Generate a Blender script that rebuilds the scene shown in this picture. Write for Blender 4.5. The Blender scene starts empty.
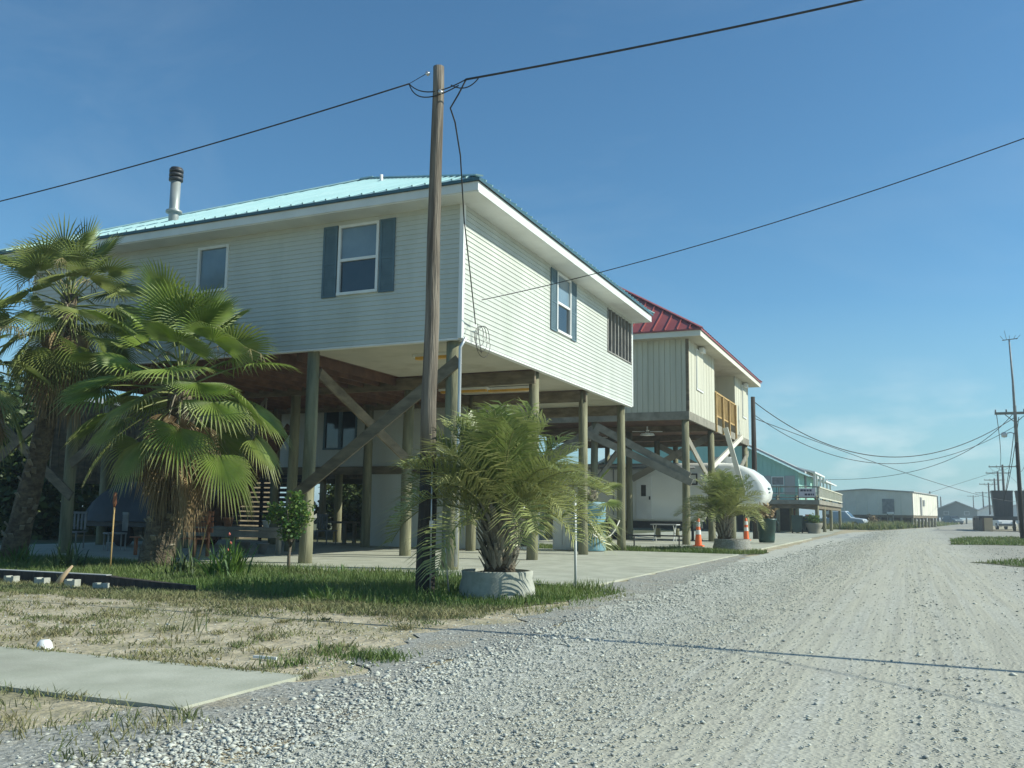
import bpy, math, random
from mathutils import Vector, Matrix, noise
R = math.radians
rnd = random.Random(7)
S = bpy.context.scene
COL = S.collection

# ------------------------------------------------------------------ camera
cam_d = bpy.data.cameras.new('camera'); cam = bpy.data.objects.new('camera', cam_d); COL.objects.link(cam); S.camera = cam
cr = Vector((0.92072715, 0.38999092, 0.01298489)); cu = Vector((0.04154764, -0.1310687, 0.99050229)); cf = Vector((-0.38798881, 0.91144286, 0.13688172))
m = Matrix((cr, cu, -cf)).transposed().to_4x4(); m.translation = Vector((0, 0, 1.147)); cam.matrix_world = m
cam_d.sensor_width = 36; cam_d.lens = 36 * 931.4 / 1024; cam_d.clip_end = 6000; cam_d.clip_start = 0.05
# ------------------------------------------------------------------ sun and sky
SUNV = Vector((1.35, .43, 1.0)).normalized()
elev = math.asin(SUNV.z); azim = math.atan2(SUNV.x, SUNV.y)
W = bpy.data.worlds.new('World'); S.world = W; W.use_nodes = True
wn, wl = W.node_tree.nodes, W.node_tree.links
sky = wn.new('ShaderNodeTexSky'); sky.sky_type = 'NISHITA'; sky.sun_disc = False
sky.sun_elevation = elev; sky.sun_rotation = azim; sky.ozone_density = 3.0; sky.air_density = 1.0; sky.dust_density = 0.1
tint = wn.new('ShaderNodeMix'); tint.data_type = 'RGBA'; tint.blend_type = 'MULTIPLY'; tint.inputs[0].default_value = 1
tint.inputs[7].default_value = (0.66, 1.02, 1.10, 1)
wl.new(sky.outputs[0], tint.inputs[6])
tc = wn.new('ShaderNodeTexCoord'); sp = wn.new('ShaderNodeSeparateXYZ'); wl.new(tc.outputs['Generated'], sp.inputs[0])
mp = wn.new('ShaderNodeMapping'); mp.inputs['Scale'].default_value = (9, 9, 26); wl.new(tc.outputs['Generated'], mp.inputs[0])
nz = wn.new('ShaderNodeTexNoise'); nz.inputs['Scale'].default_value = 1.6; nz.inputs['Detail'].default_value = 5; wl.new(mp.outputs[0], nz.inputs['Vector'])
rp = wn.new('ShaderNodeValToRGB'); rp.color_ramp.elements[0].position = .46; rp.color_ramp.elements[1].position = .78; wl.new(nz.outputs[0], rp.inputs[0])
mr = wn.new('ShaderNodeMapRange'); mr.inputs[1].default_value = .16; mr.inputs[2].default_value = .03; wl.new(sp.outputs[2], mr.inputs[0])
mu = wn.new('ShaderNodeMath'); mu.operation = 'MULTIPLY'; wl.new(rp.outputs[0], mu.inputs[0]); wl.new(mr.outputs[0], mu.inputs[1])
mu2 = wn.new('ShaderNodeMath'); mu2.operation = 'MULTIPLY'; mu2.inputs[1].default_value = .6; wl.new(mu.outputs[0], mu2.inputs[0])
hz = wn.new('ShaderNodeMapRange'); hz.inputs[1].default_value = .22; hz.inputs[2].default_value = .0; wl.new(sp.outputs[2], hz.inputs[0])
hzm = wn.new('ShaderNodeMath'); hzm.operation = 'MULTIPLY'; hzm.inputs[1].default_value = .75; wl.new(hz.outputs[0], hzm.inputs[0])
hm = wn.new('ShaderNodeMix'); hm.data_type = 'RGBA'; hm.inputs[7].default_value = (2.9, 4.9, 5.6, 1); wl.new(hzm.outputs[0], hm.inputs[0]); wl.new(tint.outputs[2], hm.inputs[6])
cm = wn.new('ShaderNodeMix'); cm.data_type = 'RGBA'; cm.inputs[7].default_value = (8.6, 9.2, 9.2, 1)
wl.new(mu2.outputs[0], cm.inputs[0]); wl.new(hm.outputs[2], cm.inputs[6]); mpc = wn.new('ShaderNodeMapping'); mpc.inputs['Scale'].default_value = (1.2, 3.2, 5.0); mpc.inputs['Rotation'].default_value = (.2, .3, .7); wl.new(tc.outputs['Generated'], mpc.inputs[0])
nc = wn.new('ShaderNodeTexNoise'); nc.inputs['Scale'].default_value = 1.3; nc.inputs['Detail'].default_value = 7; nc.inputs['Roughness'].default_value = .6; nc.inputs['Distortion'].default_value = .6; wl.new(mpc.outputs[0], nc.inputs['Vector'])
rc = wn.new('ShaderNodeMapRange'); rc.inputs[1].default_value = .48; rc.inputs[2].default_value = .85; rc.inputs[3].default_value = 0; rc.inputs[4].default_value = .13; wl.new(nc.outputs[0], rc.inputs[0])
cc = wn.new('ShaderNodeMix'); cc.data_type = 'RGBA'; cc.inputs[7].default_value = (5.5, 6.6, 7.2, 1); wl.new(rc.outputs[0], cc.inputs[0]); wl.new(cm.outputs[2], cc.inputs[6])
wl.new(cc.outputs[2], wn['Background'].inputs[0])
wn['Background'].inputs[1].default_value = 0.094
sl = bpy.data.lights.new('sun', 'SUN'); sl.energy = 4.4; sl.angle = R(.22); sl.color = (1, 1, .87)
so = bpy.data.objects.new('sun', sl); COL.objects.link(so); so.rotation_euler = SUNV.to_track_quat('Z', 'Y').to_euler(); so.location = (20, 5, 30)
vs = S.view_settings; vs.view_transform = 'Standard'; vs.look = 'None'; vs.exposure = 0.36; vs.gamma = 1; vs.use_curve_mapping = False

# ------------------------------------------------------------------ helpers
class MB:
    def __init__(s): s.v = []; s.f = []; s.t = []; s.tint = 0.0; s.sm = []; s.smooth = False
    def add(s, vs_, fs, tints=None):
        b = len(s.v); s.v.extend([tuple(p) for p in vs_]); s.t.extend(tints if tints else [s.tint] * len(vs_))
        for f in fs: s.f.append(tuple(i + b for i in f)); s.sm.append(s.smooth)
        return s
    def box(s, lo, hi, M=None):
        x0, y0, z0 = lo; x1, y1, z1 = hi
        P = [Vector(p) for p in ((x0,y0,z0),(x1,y0,z0),(x1,y1,z0),(x0,y1,z0),(x0,y0,z1),(x1,y0,z1),(x1,y1,z1),(x0,y1,z1))]
        if M: P = [M @ p for p in P]
        return s.add(P, [(0,3,2,1),(4,5,6,7),(0,1,5,4),(1,2,6,5),(2,3,7,6),(3,0,4,7)])
    def bar(s, a, b, w, h, up=(0, 0, 1)):
        a = Vector(a); b = Vector(b); d = (b - a).normalized(); up = Vector(up)
        x = d.cross(up); x = x.normalized() if x.length > 1e-4 else Vector((1, 0, 0)); y = x.cross(d)
        P = [p + x * sx * w / 2 + y * sy * h / 2 for p in (a, b) for sx, sy in ((-1,-1),(1,-1),(1,1),(-1,1))]
        return s.add(P, [(0,1,2,3),(7,6,5,4),(0,4,5,1),(1,5,6,2),(2,6,7,3),(3,7,4,0)])
    def tube(s, pts, rad, n=6, cap=True):
        pts = [Vector(p) for p in pts]; k = len(pts); rads = rad if isinstance(rad, (list, tuple)) else [rad] * k
        sm = s.smooth; s.smooth = True; P = []; F = []
        ref = None
        for i, p in enumerate(pts):
            d = (pts[min(i+1, k-1)] - pts[max(i-1, 0)]).normalized()
            if ref is None: ref = Vector((1, 0, 0)) if abs(d.x) < .9 else Vector((0, 1, 0))
            x = (ref - d * ref.dot(d)).normalized(); ref = x; y = d.cross(x)
            for j in range(n):
                a = 2 * math.pi * j / n; P.append(p + (x * math.cos(a) + y * math.sin(a)) * rads[i])
        for i in range(k - 1):
            for j in range(n): F.append((i*n+j, i*n+(j+1) % n, (i+1)*n+(j+1) % n, (i+1)*n+j))
        if cap: F.append(tuple(range(n-1, -1, -1))); F.append(tuple((k-1)*n+j for j in range(n)))
        s.add(P, F); s.smooth = sm; return s
    def lathe(s, prof, c=(0, 0, 0), n=24):
        sm = s.smooth; s.smooth = True; P = []; F = []; k = len(prof)
        for r, z in prof:
            for j in range(n):
                a = 2*math.pi*j/n; P.append((c[0]+r*math.cos(a), c[1]+r*math.sin(a), c[2]+z))
        for i in range(k-1):
            for j in range(n): F.append((i*n+j, i*n+(j+1) % n, (i+1)*n+(j+1) % n, (i+1)*n+j))
        s.add(P, F); s.smooth = sm; return s
    def build(s, name, mt, parent=None, loc=None):
        org = Vector(loc) if loc is not None else (ORG[parent.name] if parent else Vector((0, 0, 0)))
        me = bpy.data.meshes.new(name); me.from_pydata([(p[0]-org.x, p[1]-org.y, p[2]-org.z) for p in s.v], [], s.f)
        me.polygons.foreach_set('use_smooth', s.sm)
        if any(s.t):
            at = me.attributes.new('tint', 'FLOAT', 'POINT'); at.data.foreach_set('value', s.t)
        me.materials.append(mt); me.update()
        o = bpy.data.objects.new(name, me); COL.objects.link(o)
        if parent: o.parent = parent
        else: o.location = org
        ORG[o.name] = org; return o
ORG = {}
def tag(o, label=None, cat=None, group=None, kind=None):
    if label: o['label'] = label
    if cat: o['category'] = cat
    if group: o['group'] = group
    if kind: o['kind'] = kind
    return o
def empty(name, loc, label, cat, group=None):
    o = bpy.data.objects.new(name, None); COL.objects.link(o); o.location = loc; o.empty_display_size = .2
    ORG[o.name] = Vector(loc); return tag(o, label, cat, group)
def copy_tree(o, parent=None):
    c = o.copy(); COL.objects.link(c)
    if parent: c.parent = parent
    for ch in [x for x in COL.objects if x.parent == o]: copy_tree(ch, c)
    return c
def dup(o, loc, label, rz=0, sc=1):
    c = copy_tree(o); c.location = loc; c.rotation_euler.z = rz; c.scale = (sc, sc, sc); c['label'] = label; return c

# ------------------------------------------------------------------ materials
def mat(name, c1, c2=None, scale=3.0, rough=.8, bump=0.0, bscale=None, metal=0.0, stretch=(1, 1, 1), c3=None, s3=.4, spec=.5, detail=5, lo=.35, hi=.65, tint_col=None, transl=0, bdist=.02, wcoord=True, c3pos=(.5, .75)):
    M = bpy.data.materials.new(name); M.use_nodes = True; n, l = M.node_tree.nodes, M.node_tree.links; B = n['Principled BSDF']
    B.inputs['Roughness'].default_value = rough; B.inputs['Metallic'].default_value = metal; B.inputs['Specular IOR Level'].default_value = spec
    if wcoord: g = n.new('ShaderNodeNewGeometry'); co = g.outputs['Position']
    else: g = n.new('ShaderNodeTexCoord'); co = g.outputs['Object']
    mp = n.new('ShaderNodeMapping'); mp.inputs['Scale'].default_value = stretch; l.new(co, mp.inputs[0])
    nz = n.new('ShaderNodeTexNoise'); nz.inputs['Scale'].default_value = scale; nz.inputs['Detail'].default_value = detail; l.new(mp.outputs[0], nz.inputs['Vector'])
    rp = n.new('ShaderNodeValToRGB'); e = rp.color_ramp.elements; e[0].position = lo; e[1].position = hi
    c2 = c2 or tuple(min(1, x * 1.15) for x in c1); e[0].color = (*c1, 1); e[1].color = (*c2, 1); l.new(nz.outputs[0], rp.inputs[0]); out = rp.outputs[0]
    if c3:
        n3 = n.new('ShaderNodeTexNoise'); n3.inputs['Scale'].default_value = s3; n3.inputs['Detail'].default_value = 6; n3.inputs['Roughness'].default_value = .65; l.new(mp.outputs[0], n3.inputs['Vector'])
        r3 = n.new('ShaderNodeValToRGB'); r3.color_ramp.elements[0].position = c3pos[0]; r3.color_ramp.elements[1].position = c3pos[1]; l.new(n3.outputs[0], r3.inputs[0])
        mx = n.new('ShaderNodeMix'); mx.data_type = 'RGBA'; mx.inputs[7].default_value = (*c3, 1); l.new(r3.outputs[0], mx.inputs[0]); l.new(out, mx.inputs[6]); out = mx.outputs[2]
    if tint_col:
        at = n.new('ShaderNodeAttribute'); at.attribute_name = 'tint'
        mx = n.new('ShaderNodeMix'); mx.data_type = 'RGBA'; mx.inputs[7].default_value = (*tint_col, 1); l.new(at.outputs['Fac'], mx.inputs[0]); l.new(out, mx.inputs[6]); out = mx.outputs[2]
    l.new(out, B.inputs['Base Color'])
    if bump:
        nb = n.new('ShaderNodeTexNoise'); nb.inputs['Scale'].default_value = bscale or scale * 4; nb.inputs['Detail'].default_value = 4; l.new(mp.outputs[0], nb.inputs['Vector'])
        bp = n.new('ShaderNodeBump'); bp.inputs['Strength'].default_value = bump; bp.inputs['Distance'].default_value = bdist; l.new(nb.outputs[0], bp.inputs['Height']); l.new(bp.outputs[0], B.inputs['Normal'])
    if transl:
        tr = n.new('ShaderNodeBsdfTranslucent'); l.new(out, tr.inputs[0]); ms = n.new('ShaderNodeMixShader'); ms.inputs[0].default_value = transl
        l.new(B.outputs[0], ms.inputs[1]); l.new(tr.outputs[0], ms.inputs[2]); l.new(ms.outputs[0], n['Material Output'].inputs[0])
    return M
M = {}
M['vinyl'] = mat('pale_vinyl_siding', (.50, .52, .465), (.57, .59, .53), 1.2, .55, c3=(.44, .47, .40), s3=1.1, c3pos=(.5, .85), stretch=(1, 1, .22))
M['white'] = mat('white_trim_paint', (.70, .71, .68), (.78, .79, .76), 2, .5)
M['fascia'] = mat('white_metal_fascia', (.62, .64, .60), (.70, .72, .68), 2, .45)
M['tealroof'] = mat('pale_aqua_metal_roof', (.30, .48, .50), (.34, .53, .55), .8, .45, metal=.0, c3=(.41, .57, .58), s3=1.2)
M['bluetrim'] = mat('dark_blue_trim', (.03, .09, .12), (.04, .12, .15), 3, .5)
M['shutter'] = mat('slate_blue_shutter', (.075, .13, .16), (.10, .165, .195), 4, .6)
M['glass'] = mat('window_glass', (.02, .03, .035), (.03, .04, .045), 2, .06, spec=.8)
M['blind_sky'] = mat('blind_pane_with_sky_reflection', (.15, .21, .25), (.19, .26, .30), 2, .12, spec=.7)  # pale blue-grey paints a blind and the sky's reflection into the pane
M['screen'] = mat('dark_insect_screen', (.03, .025, .022), (.05, .04, .035), 4, .7)
M['barw'] = mat('weathered_screen_bar', (.22, .21, .19), (.32, .31, .28), 4, .7)
M['stilt'] = mat('treated_round_timber', (.15, .145, .085), (.27, .26, .16), 2.5, .9, bump=.5, bscale=9, stretch=(2.5, 2.5, .35), c3=(.09, .095, .055), s3=2, bdist=.03)
M['timber'] = mat('treated_sawn_timber', (.13, .105, .065), (.22, .18, .12), 2.5, .85, bump=.3, bscale=12, stretch=(1, 1, 3), c3=(.08, .065, .045), s3=1.3)
M['newtimber'] = mat('yellow_pine_timber', (.40, .26, .09), (.50, .34, .14), 3, .75, c3=(.30, .19, .07), s3=2)
M['greywood'] = mat('grey_weathered_wood', (.20, .19, .15), (.32, .30, .24), 3, .9, bump=.3, c3=(.12, .11, .09), s3=1.5)
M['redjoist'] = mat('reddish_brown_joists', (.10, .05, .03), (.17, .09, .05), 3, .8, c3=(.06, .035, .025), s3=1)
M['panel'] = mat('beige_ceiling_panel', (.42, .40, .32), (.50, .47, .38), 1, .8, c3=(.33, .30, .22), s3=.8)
M['pole'] = mat('weathered_utility_pole_wood', (.11, .09, .066), (.27, .235, .185), 3.5, .92, bump=.8, bscale=14, stretch=(4, 4, .25), c3=(.07, .055, .042), s3=3, bdist=.03, c3pos=(.45, .7))
M['poledark'] = mat('creosote_pole_wood', (.022, .02, .018), (.06, .05, .042), 3.5, .85, bump=.8, bscale=14, stretch=(4, 4, .25), bdist=.03)
M['cable'] = mat('black_cable', (.015, .015, .016), (.03, .03, .03), 6, .6)
M['alu'] = mat('bare_aluminium', (.55, .56, .56), (.65, .66, .66), 5, .35, metal=.6)
M['galv'] = mat('galvanised_flue', (.33, .36, .34), (.42, .45, .43), 3, .45, metal=.35)
M['darkmetal'] = mat('dark_metal', (.03, .032, .035), (.05, .052, .055), 4, .5)
M['concrete'] = mat('light_concrete', (.35, .36, .28), (.44, .445, .36), 2.2, .9, bump=.15, bscale=40, c3=(.26, .255, .20), s3=.7, c3pos=(.5, .85))
M['planter'] = mat('planter_concrete', (.33, .34, .29), (.45, .46, .40), 5, .9, bump=.25, bscale=30, c3=(.25, .27, .21), s3=2.2)
M['soil'] = mat('potting_soil', (.05, .035, .022), (.10, .07, .045), 12, .95, bump=.5)
M['fan'] = mat('fan_palm_leaf', (.125, .20, .025), (.22, .32, .05), 2.5, .5, tint_col=(.46, .42, .22), transl=.28, spec=.5)
M['fan2'] = mat('dull_fan_palm_leaf', (.125, .18, .035), (.21, .275, .06), 2.5, .55, tint_col=(.40, .35, .17), transl=.25)
M['dead'] = mat('dead_palm_leaf', (.15, .095, .045), (.32, .23, .12), 6, .9, tint_col=(.42, .33, .19), transl=.1)
M['petiole'] = mat('palm_leaf_stalk', (.13, .17, .045), (.22, .26, .08), 4, .5, tint_col=(.33, .27, .13))
M['ptrunk'] = mat('palm_trunk_fibre', (.09, .07, .045), (.21, .17, .11), 7, .95, bump=1, bscale=25, stretch=(1, 1, 1.5), bdist=.05, c3=(.05, .038, .026), s3=5)
M['feather'] = mat('feather_palm_leaf', (.12, .185, .035), (.22, .29, .08), 2.5, .42, tint_col=(.48, .46, .20), transl=.25)
M['boot'] = mat('palm_leaf_base', (.16, .14, .10), (.27, .24, .18), 6, .9, bump=.5, tint_col=(.34, .30, .22))
M['leaf'] = mat('broad_leaf', (.035, .10, .018), (.07, .17, .03), 3, .4, tint_col=(.20, .26, .05), transl=.3)
M['darkleaf'] = mat('dark_bush_leaf', (.02, .05, .012), (.045, .09, .02), 2, .55, tint_col=(.14, .18, .05), transl=.2)
M['bark'] = mat('thin_bark', (.10, .08, .055), (.17, .14, .10), 8, .9, bump=.4)
M['grass'] = mat('lawn_grass', (.060, .135, .022), (.11, .21, .035), .9, .6, tint_col=(.30, .27, .11), transl=.3)
M['weed'] = mat('low_weeds', (.09, .13, .045), (.15, .19, .07), 1.5, .8, tint_col=(.36, .29, .16), transl=.2)
M['stone'] = mat('crushed_limestone', (.42, .43, .375), (.58, .59, .52), 31, .9, detail=2, tint_col=(.25, .255, .235))
M['teal'] = mat('aqua_painted_wall', (.30, .56, .48), (.34, .61, .53), .8, .65, stretch=(1, 1, .3))
M['lightpanel'] = mat('pale_panel_wall', (.50, .49, .39), (.57, .56, .45), .6, .7, stretch=(2, 2, .2), c3=(.43, .42, .33), s3=1)
M['creamwall'] = mat('cream_panel_wall', (.64, .62, .52), (.70, .68, .58), .5, .7, c3=(.56, .54, .46), s3=.4)
M['redroof'] = mat('red_metal_roof', (.27, .06, .055), (.32, .08, .07), .8, .45)
M['camper'] = mat('white_camper_shell', (.74, .75, .70), (.80, .81, .76), .8, .25, spec=.5)
M['black'] = mat('black_rubber', (.014, .014, .015), (.025, .025, .026), 8, .8)
M['greenbin'] = mat('dark_green_plastic', (.015, .05, .042), (.022, .07, .058), 3, .4)
M['orange'] = mat('orange_cone_plastic', (.75, .13, .03), (.85, .18, .04), 6, .5)
M['blue'] = mat('blue_corrugated_pipe', (.12, .27, .33), (.20, .37, .42), 4, .6, c3=(.30, .38, .38), s3=3)
M['rope'] = mat('pale_rope', (.55, .53, .45), (.65, .63, .55), 20, .9)
M['lens'] = mat('amber_lamp_lens', (.62, .34, .05), (.72, .42, .08), 6, .35)
M['redwood'] = mat('reddish_bench_wood', (.22, .075, .03), (.32, .12, .05), 5, .7)
M['terracotta'] = mat('terracotta', (.40, .17, .09), (.50, .23, .13), 8, .9)
M['tarp'] = mat('dark_tarpaulin', (.02, .024, .026), (.04, .045, .05), 2, .6, bump=.3)
M['greybox'] = mat('grey_plastic', (.16, .17, .17), (.25, .26, .26), 3, .6)
M['tankm'] = mat('dark_tank_steel', (.03, .034, .04), (.055, .06, .065), .6, .6, stretch=(2, 2, .3))
M['brown'] = mat('shaded_brown_panel', (.10, .065, .045), (.15, .10, .07), .7, .8)  # dark tone puts shade into the side of the low box
M['tan'] = mat('tan_panel', (.45, .33, .20), (.52, .39, .24), .7, .8)
M['silver'] = mat('silver_blue_paint', (.38, .45, .50), (.44, .51, .56), 1, .3)
M['greyhouse'] = mat('grey_house_wall', (.20, .22, .21), (.26, .28, .27), .3, .8)
M['greyroof'] = mat('light_grey_roof', (.38, .39, .38), (.46, .47, .46), .3, .7)
M['sign'] = mat('pale_sign_board', (.52, .48, .52), (.60, .56, .60), 3, .6)
M['ink'] = mat('dark_sign_paint', (.015, .02, .045), (.02, .025, .06), 8, .6)
M['seed'] = mat('blossom_red', (.40, .08, .06), (.5, .12, .09), 8, .6)

# ground materials
def ground_mat():
    m_ = mat('sandy_soil', (.33, .285, .19), (.50, .44, .31), 3.1, .95, bump=.9, bscale=9, c3=(.19, .185, .09), s3=.8, bdist=.05, c3pos=(.48, .72), detail=9)
    return m_
M['ground'] = ground_mat()
M['lawnsoil'] = mat('grassy_soil', (.06, .075, .025), (.13, .12, .06), 2.5, .95, bump=.6, bscale=20, c3=(.04, .075, .018), s3=.8)
def road_mat():
    Mt = bpy.data.materials.new('crushed_stone_road'); Mt.use_nodes = True; n, l = Mt.node_tree.nodes, Mt.node_tree.links; B = n['Principled BSDF']
    B.inputs['Roughness'].default_value = .95; B.inputs['Specular IOR Level'].default_value = .2
    g = n.new('ShaderNodeNewGeometry'); pos = g.outputs['Position']
    def noise_(scale, detail=4, vec=None, rough=.6):
        k = n.new('ShaderNodeTexNoise'); k.inputs['Scale'].default_value = scale; k.inputs['Detail'].default_value = detail; k.inputs['Roughness'].default_value = rough; l.new(vec or pos, k.inputs['Vector']); return k.outputs[0]
    def ramp(v, *st):
        r_ = n.new('ShaderNodeValToRGB'); e = r_.color_ramp.elements
        while len(e) < len(st): e.new(.5)
        for i, (p, c) in enumerate(st): e[i].position = p; e[i].color = (*c, 1) if isinstance(c, tuple) else (c, c, c, 1)
        l.new(v, r_.inputs[0]); return r_.outputs[0]
    def mix(f, a, b):
        x = n.new('ShaderNodeMix'); x.data_type = 'RGBA'; l.new(f, x.inputs[0])
        for s_, q in ((6, a), (7, b)):
            if isinstance(q, tuple): x.inputs[s_].default_value = (*q, 1)
            else: l.new(q, x.inputs[s_])
        return x.outputs[2]
    vor = n.new('ShaderNodeTexVoronoi'); vor.inputs['Scale'].default_value = 34; l.new(pos, vor.inputs['Vector'])
    vcol = n.new('ShaderNodeSeparateColor'); l.new(vor.outputs['Color'], vcol.inputs[0])
    stone = ramp(vcol.outputs[0], (0, (.34, .345, .30)), (.5, (.44, .445, .39)), (1, (.54, .545, .49)))
    fine = ramp(noise_(60, 4), (.3, (.40, .39, .31)), (.7, (.50, .49, .40)))
    sx = n.new('ShaderNodeSeparateXYZ'); l.new(pos, sx.inputs[0])
    # wander the wheel tracks a little, then turn the distance across the road into bands
    mpn = n.new('ShaderNodeMapping'); mpn.inputs['Scale'].default_value = (4.5, .10, 1); l.new(pos, mpn.inputs[0]); streak = noise_(1.0, 6, mpn.outputs[0], .7)
    low = noise_(.16, 3)
    a = n.new('ShaderNodeMath'); a.operation = 'MULTIPLY_ADD'; a.inputs[1].default_value = 1.6; l.new(low, a.inputs[0]); l.new(sx.outputs[0], a.inputs[2])
    mr_ = n.new('ShaderNodeMapRange'); mr_.inputs[1].default_value = -3.2; mr_.inputs[2].default_value = 4.8; l.new(a.outputs[0], mr_.inputs[0])
    bands = ramp(mr_.outputs[0], (0, 0.0), (.17, .05), (.25, .75), (.36, .9), (.43, .5), (.52, .8), (.64, .75), (.74, .25), (1, .35))
    st = ramp(streak, (.42, 0.0), (.55, 1.0))
    mm = n.new('ShaderNodeMath'); mm.operation = 'MULTIPLY'; l.new(bands, mm.inputs[0]); l.new(st, mm.inputs[1])
    add = n.new('ShaderNodeMath'); add.operation = 'MULTIPLY_ADD'; add.inputs[1].default_value = .5; l.new(bands, add.inputs[0]); l.new(mm.outputs[0], add.inputs[2]); add.use_clamp = True
    c = mix(add.outputs[0], stone, fine)
    mp3 = n.new('ShaderNodeMapping'); mp3.inputs['Scale'].default_value = (13, .16, 1); l.new(pos, mp3.inputs[0])
    lines = ramp(noise_(1.0, 5, mp3.outputs[0], .65), (.46, 0.0), (.60, .6)); lm = n.new('ShaderNodeMath'); lm.operation = 'MULTIPLY'; l.new(lines, lm.inputs[0]); l.new(bands, lm.inputs[1])
    c = mix(lm.outputs[0], c, (.29, .285, .24))
    patch = ramp(noise_(.9, 6, None, .7), (.5, 0.0), (.75, .5))
    c = mix(patch, c, (.35, .335, .29))
    # darker muddy shoulder past the right wheel track
    sh = n.new('ShaderNodeMapRange'); sh.inputs[1].default_value = 2.1; sh.inputs[2].default_value = 3.6; l.new(a.outputs[0], sh.inputs[0])
    sh2 = n.new('ShaderNodeMath'); sh2.operation = 'MULTIPLY'; sh2.inputs[1].default_value = .55; l.new(sh.outputs[0], sh2.inputs[0])
    c = mix(sh2.outputs[0], c, (.25, .235, .20))
    l.new(c, B.inputs['Base Color'])
    bp = n.new('ShaderNodeBump'); bp.inputs['Strength'].default_value = .3; bp.inputs['Distance'].default_value = .02
    hh = n.new('ShaderNodeMath'); hh.operation = 'MULTIPLY_ADD'; hh.inputs[1].default_value = 1.2; l.new(streak, hh.inputs[0]); l.new(vor.outputs['Distance'], hh.inputs[2])
    l.new(hh.outputs[0], bp.inputs['Height']); l.new(bp.outputs[0], B.inputs['Normal'])
    return Mt
M['road'] = road_mat()
M['darkgravel'] = mat('dusty_dark_gravel', (.21, .21, .18), (.38, .38, .34), 26, .95, bump=.7, bscale=34, c3=(.31, .265, .18), s3=1.4, detail=3, bdist=.03)

# ------------------------------------------------------------------ ground sheets
def sheet(name, pts, z, mt, jit=.12, step=.25, kind='structure', thick=0, far=False, closed=True, seed=1):
    P = []; k = len(pts)
    for i in range(k):
        a = Vector(pts[i]); b = Vector(pts[(i+1) % k]); L = (b-a).length
        n_ = max(1, int(L/step)) if jit else 1; n_ = min(n_, 160)
        nn = Vector((-(b-a).y, (b-a).x)).normalized() if L else Vector((0, 0))
        for q in range(n_):
            p = a.lerp(b, q/n_)
            if jit: p = p + nn * (noise.noise(Vector((p.x*1.1+seed*9, p.y*1.1, seed)))*1.4 + noise.noise(Vector((p.x*4+seed, p.y*4, 3)))*.7) * jit
            P.append(p)
    mb = MB(); n_ = len(P)
    if thick:
        mb.add([(p.x, p.y, z) for p in P] + [(p.x, p.y, z-thick) for p in P], [tuple(range(n_))] + [(i, n_+i, n_+(i+1) % n_, (i+1) % n_) for i in range(n_)])
    else: mb.add([(p.x, p.y, z) for p in P], [tuple(range(n_))])
    o = mb.build(name, mt); o['kind'] = kind
    nrm = o.data.polygons[0].normal
    if nrm.z < 0: o.data.flip_normals()
    return o, P
gm = MB(); gm.box((-900, -300, -.6), (900, 1500, 0.0)); g_ = gm.build('ground', M['ground']); g_['kind'] = 'structure'
road_pts = [(-2.9, -8), (-2.9, 3.3), (-3.1, 5.3), (-3.3, 8), (-3.45, 10), (-3.7, 12.5), (-4.1, 16), (-4.25, 30), (-4.4, 50), (-4.4, 68), (-4.0, 76), (-2.3, 88), (2.2, 128), (10.8, 226), (24, 420), (34, 420), (15, 226), (8.2, 130), (5.4, 100), (12, 98), (30, 96), (30, -8)]
sheet('gravel_road', road_pts, .006, M['road'], .16, .25)
sheet('gravel_shoulder', [(-3.3, -2), (-3.9, 2.5), (-4.3, 4.2), (-3.7, 5.6), (-4.3, 7.5), (-3.9, 10), (-4.2, 12.5), (-4.72, 14), (-4.72, 30.5), (-4.5, 30.5), (-3.9, 22), (-3.35, 10), (-3.05, 5), (-3.0, 2.5), (-2.9, -2)], .010, M['darkgravel'], .3, .2, seed=4)
LAWN = [(-32, 10.5), (-13, 10.35), (-9.0, 10.3), (-6.0, 9.9), (-4.6, 10.5), (-3.95, 12.2), (-3.9, 13.6), (-4.6, 13.9), (-7.2, 15.1), (-32, 15.1)]
sheet('lawn_soil', LAWN, .008, M['lawnsoil'], .15, .25, seed=2)
STRIP = [(-15, 28.6), (-4.9, 28.1), (-4.1, 29.2), (-4.2, 30.6), (-6.2, 31.2), (-15, 31.0)]
sheet('verge_soil', STRIP, .016, M['lawnsoil'], .12, .3, seed=3)
sheet('house_slab', [(-24, 15.0), (-7.25, 15.0), (-4.66, 13.75), (-4.66, 28.0), (-24, 28.5)], .032, M['concrete'], 0, thick=.2)
sheet('driveway_slab', [(-18, 31.2), (-6.2, 31.2), (-4.75, 33.0), (-4.75, 51), (-18, 51)], .045, M['concrete'], 0, thick=.2)
sheet('sidewalk', [(-30, 4.33), (-3.86, 4.33), (-3.88, 5.52), (-30, 5.52)], .026, M['concrete'], .012, .12, thick=.2)
sheet('concrete_apron', [(-15, 52), (-5.0, 52), (-4.9, 66), (-5.6, 90), (-15, 90)], .014, M['concrete'], .1, .6, seed=6)
PB = [(1.6, 45.5), (3.2, 46.5), (24, 48), (24, 66), (8, 66.5), (2.9, 62), (1.9, 55)]
PA = [(1.5, 27.6), (2.6, 25.6), (22, 20), (22, 30.5), (3, 30.2)]
PC = [(-4.8, 91), (-2.6, 90), (1.4, 126), (-.5, 128), (-12, 128), (-12, 92)]
PD = [(2.6, 135), (10.3, 226), (-25, 226), (-25, 135)]
for nm, P_, s_ in (('verge_soil', PB, 5), ('verge_soil', PA, 7), ('verge_soil', PC, 8), ('verge_soil', PD, 9)): sheet(nm, P_, .016 if P_ in (PB, PA) else .01, M['lawnsoil'], .25, .5, seed=s_)
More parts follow.
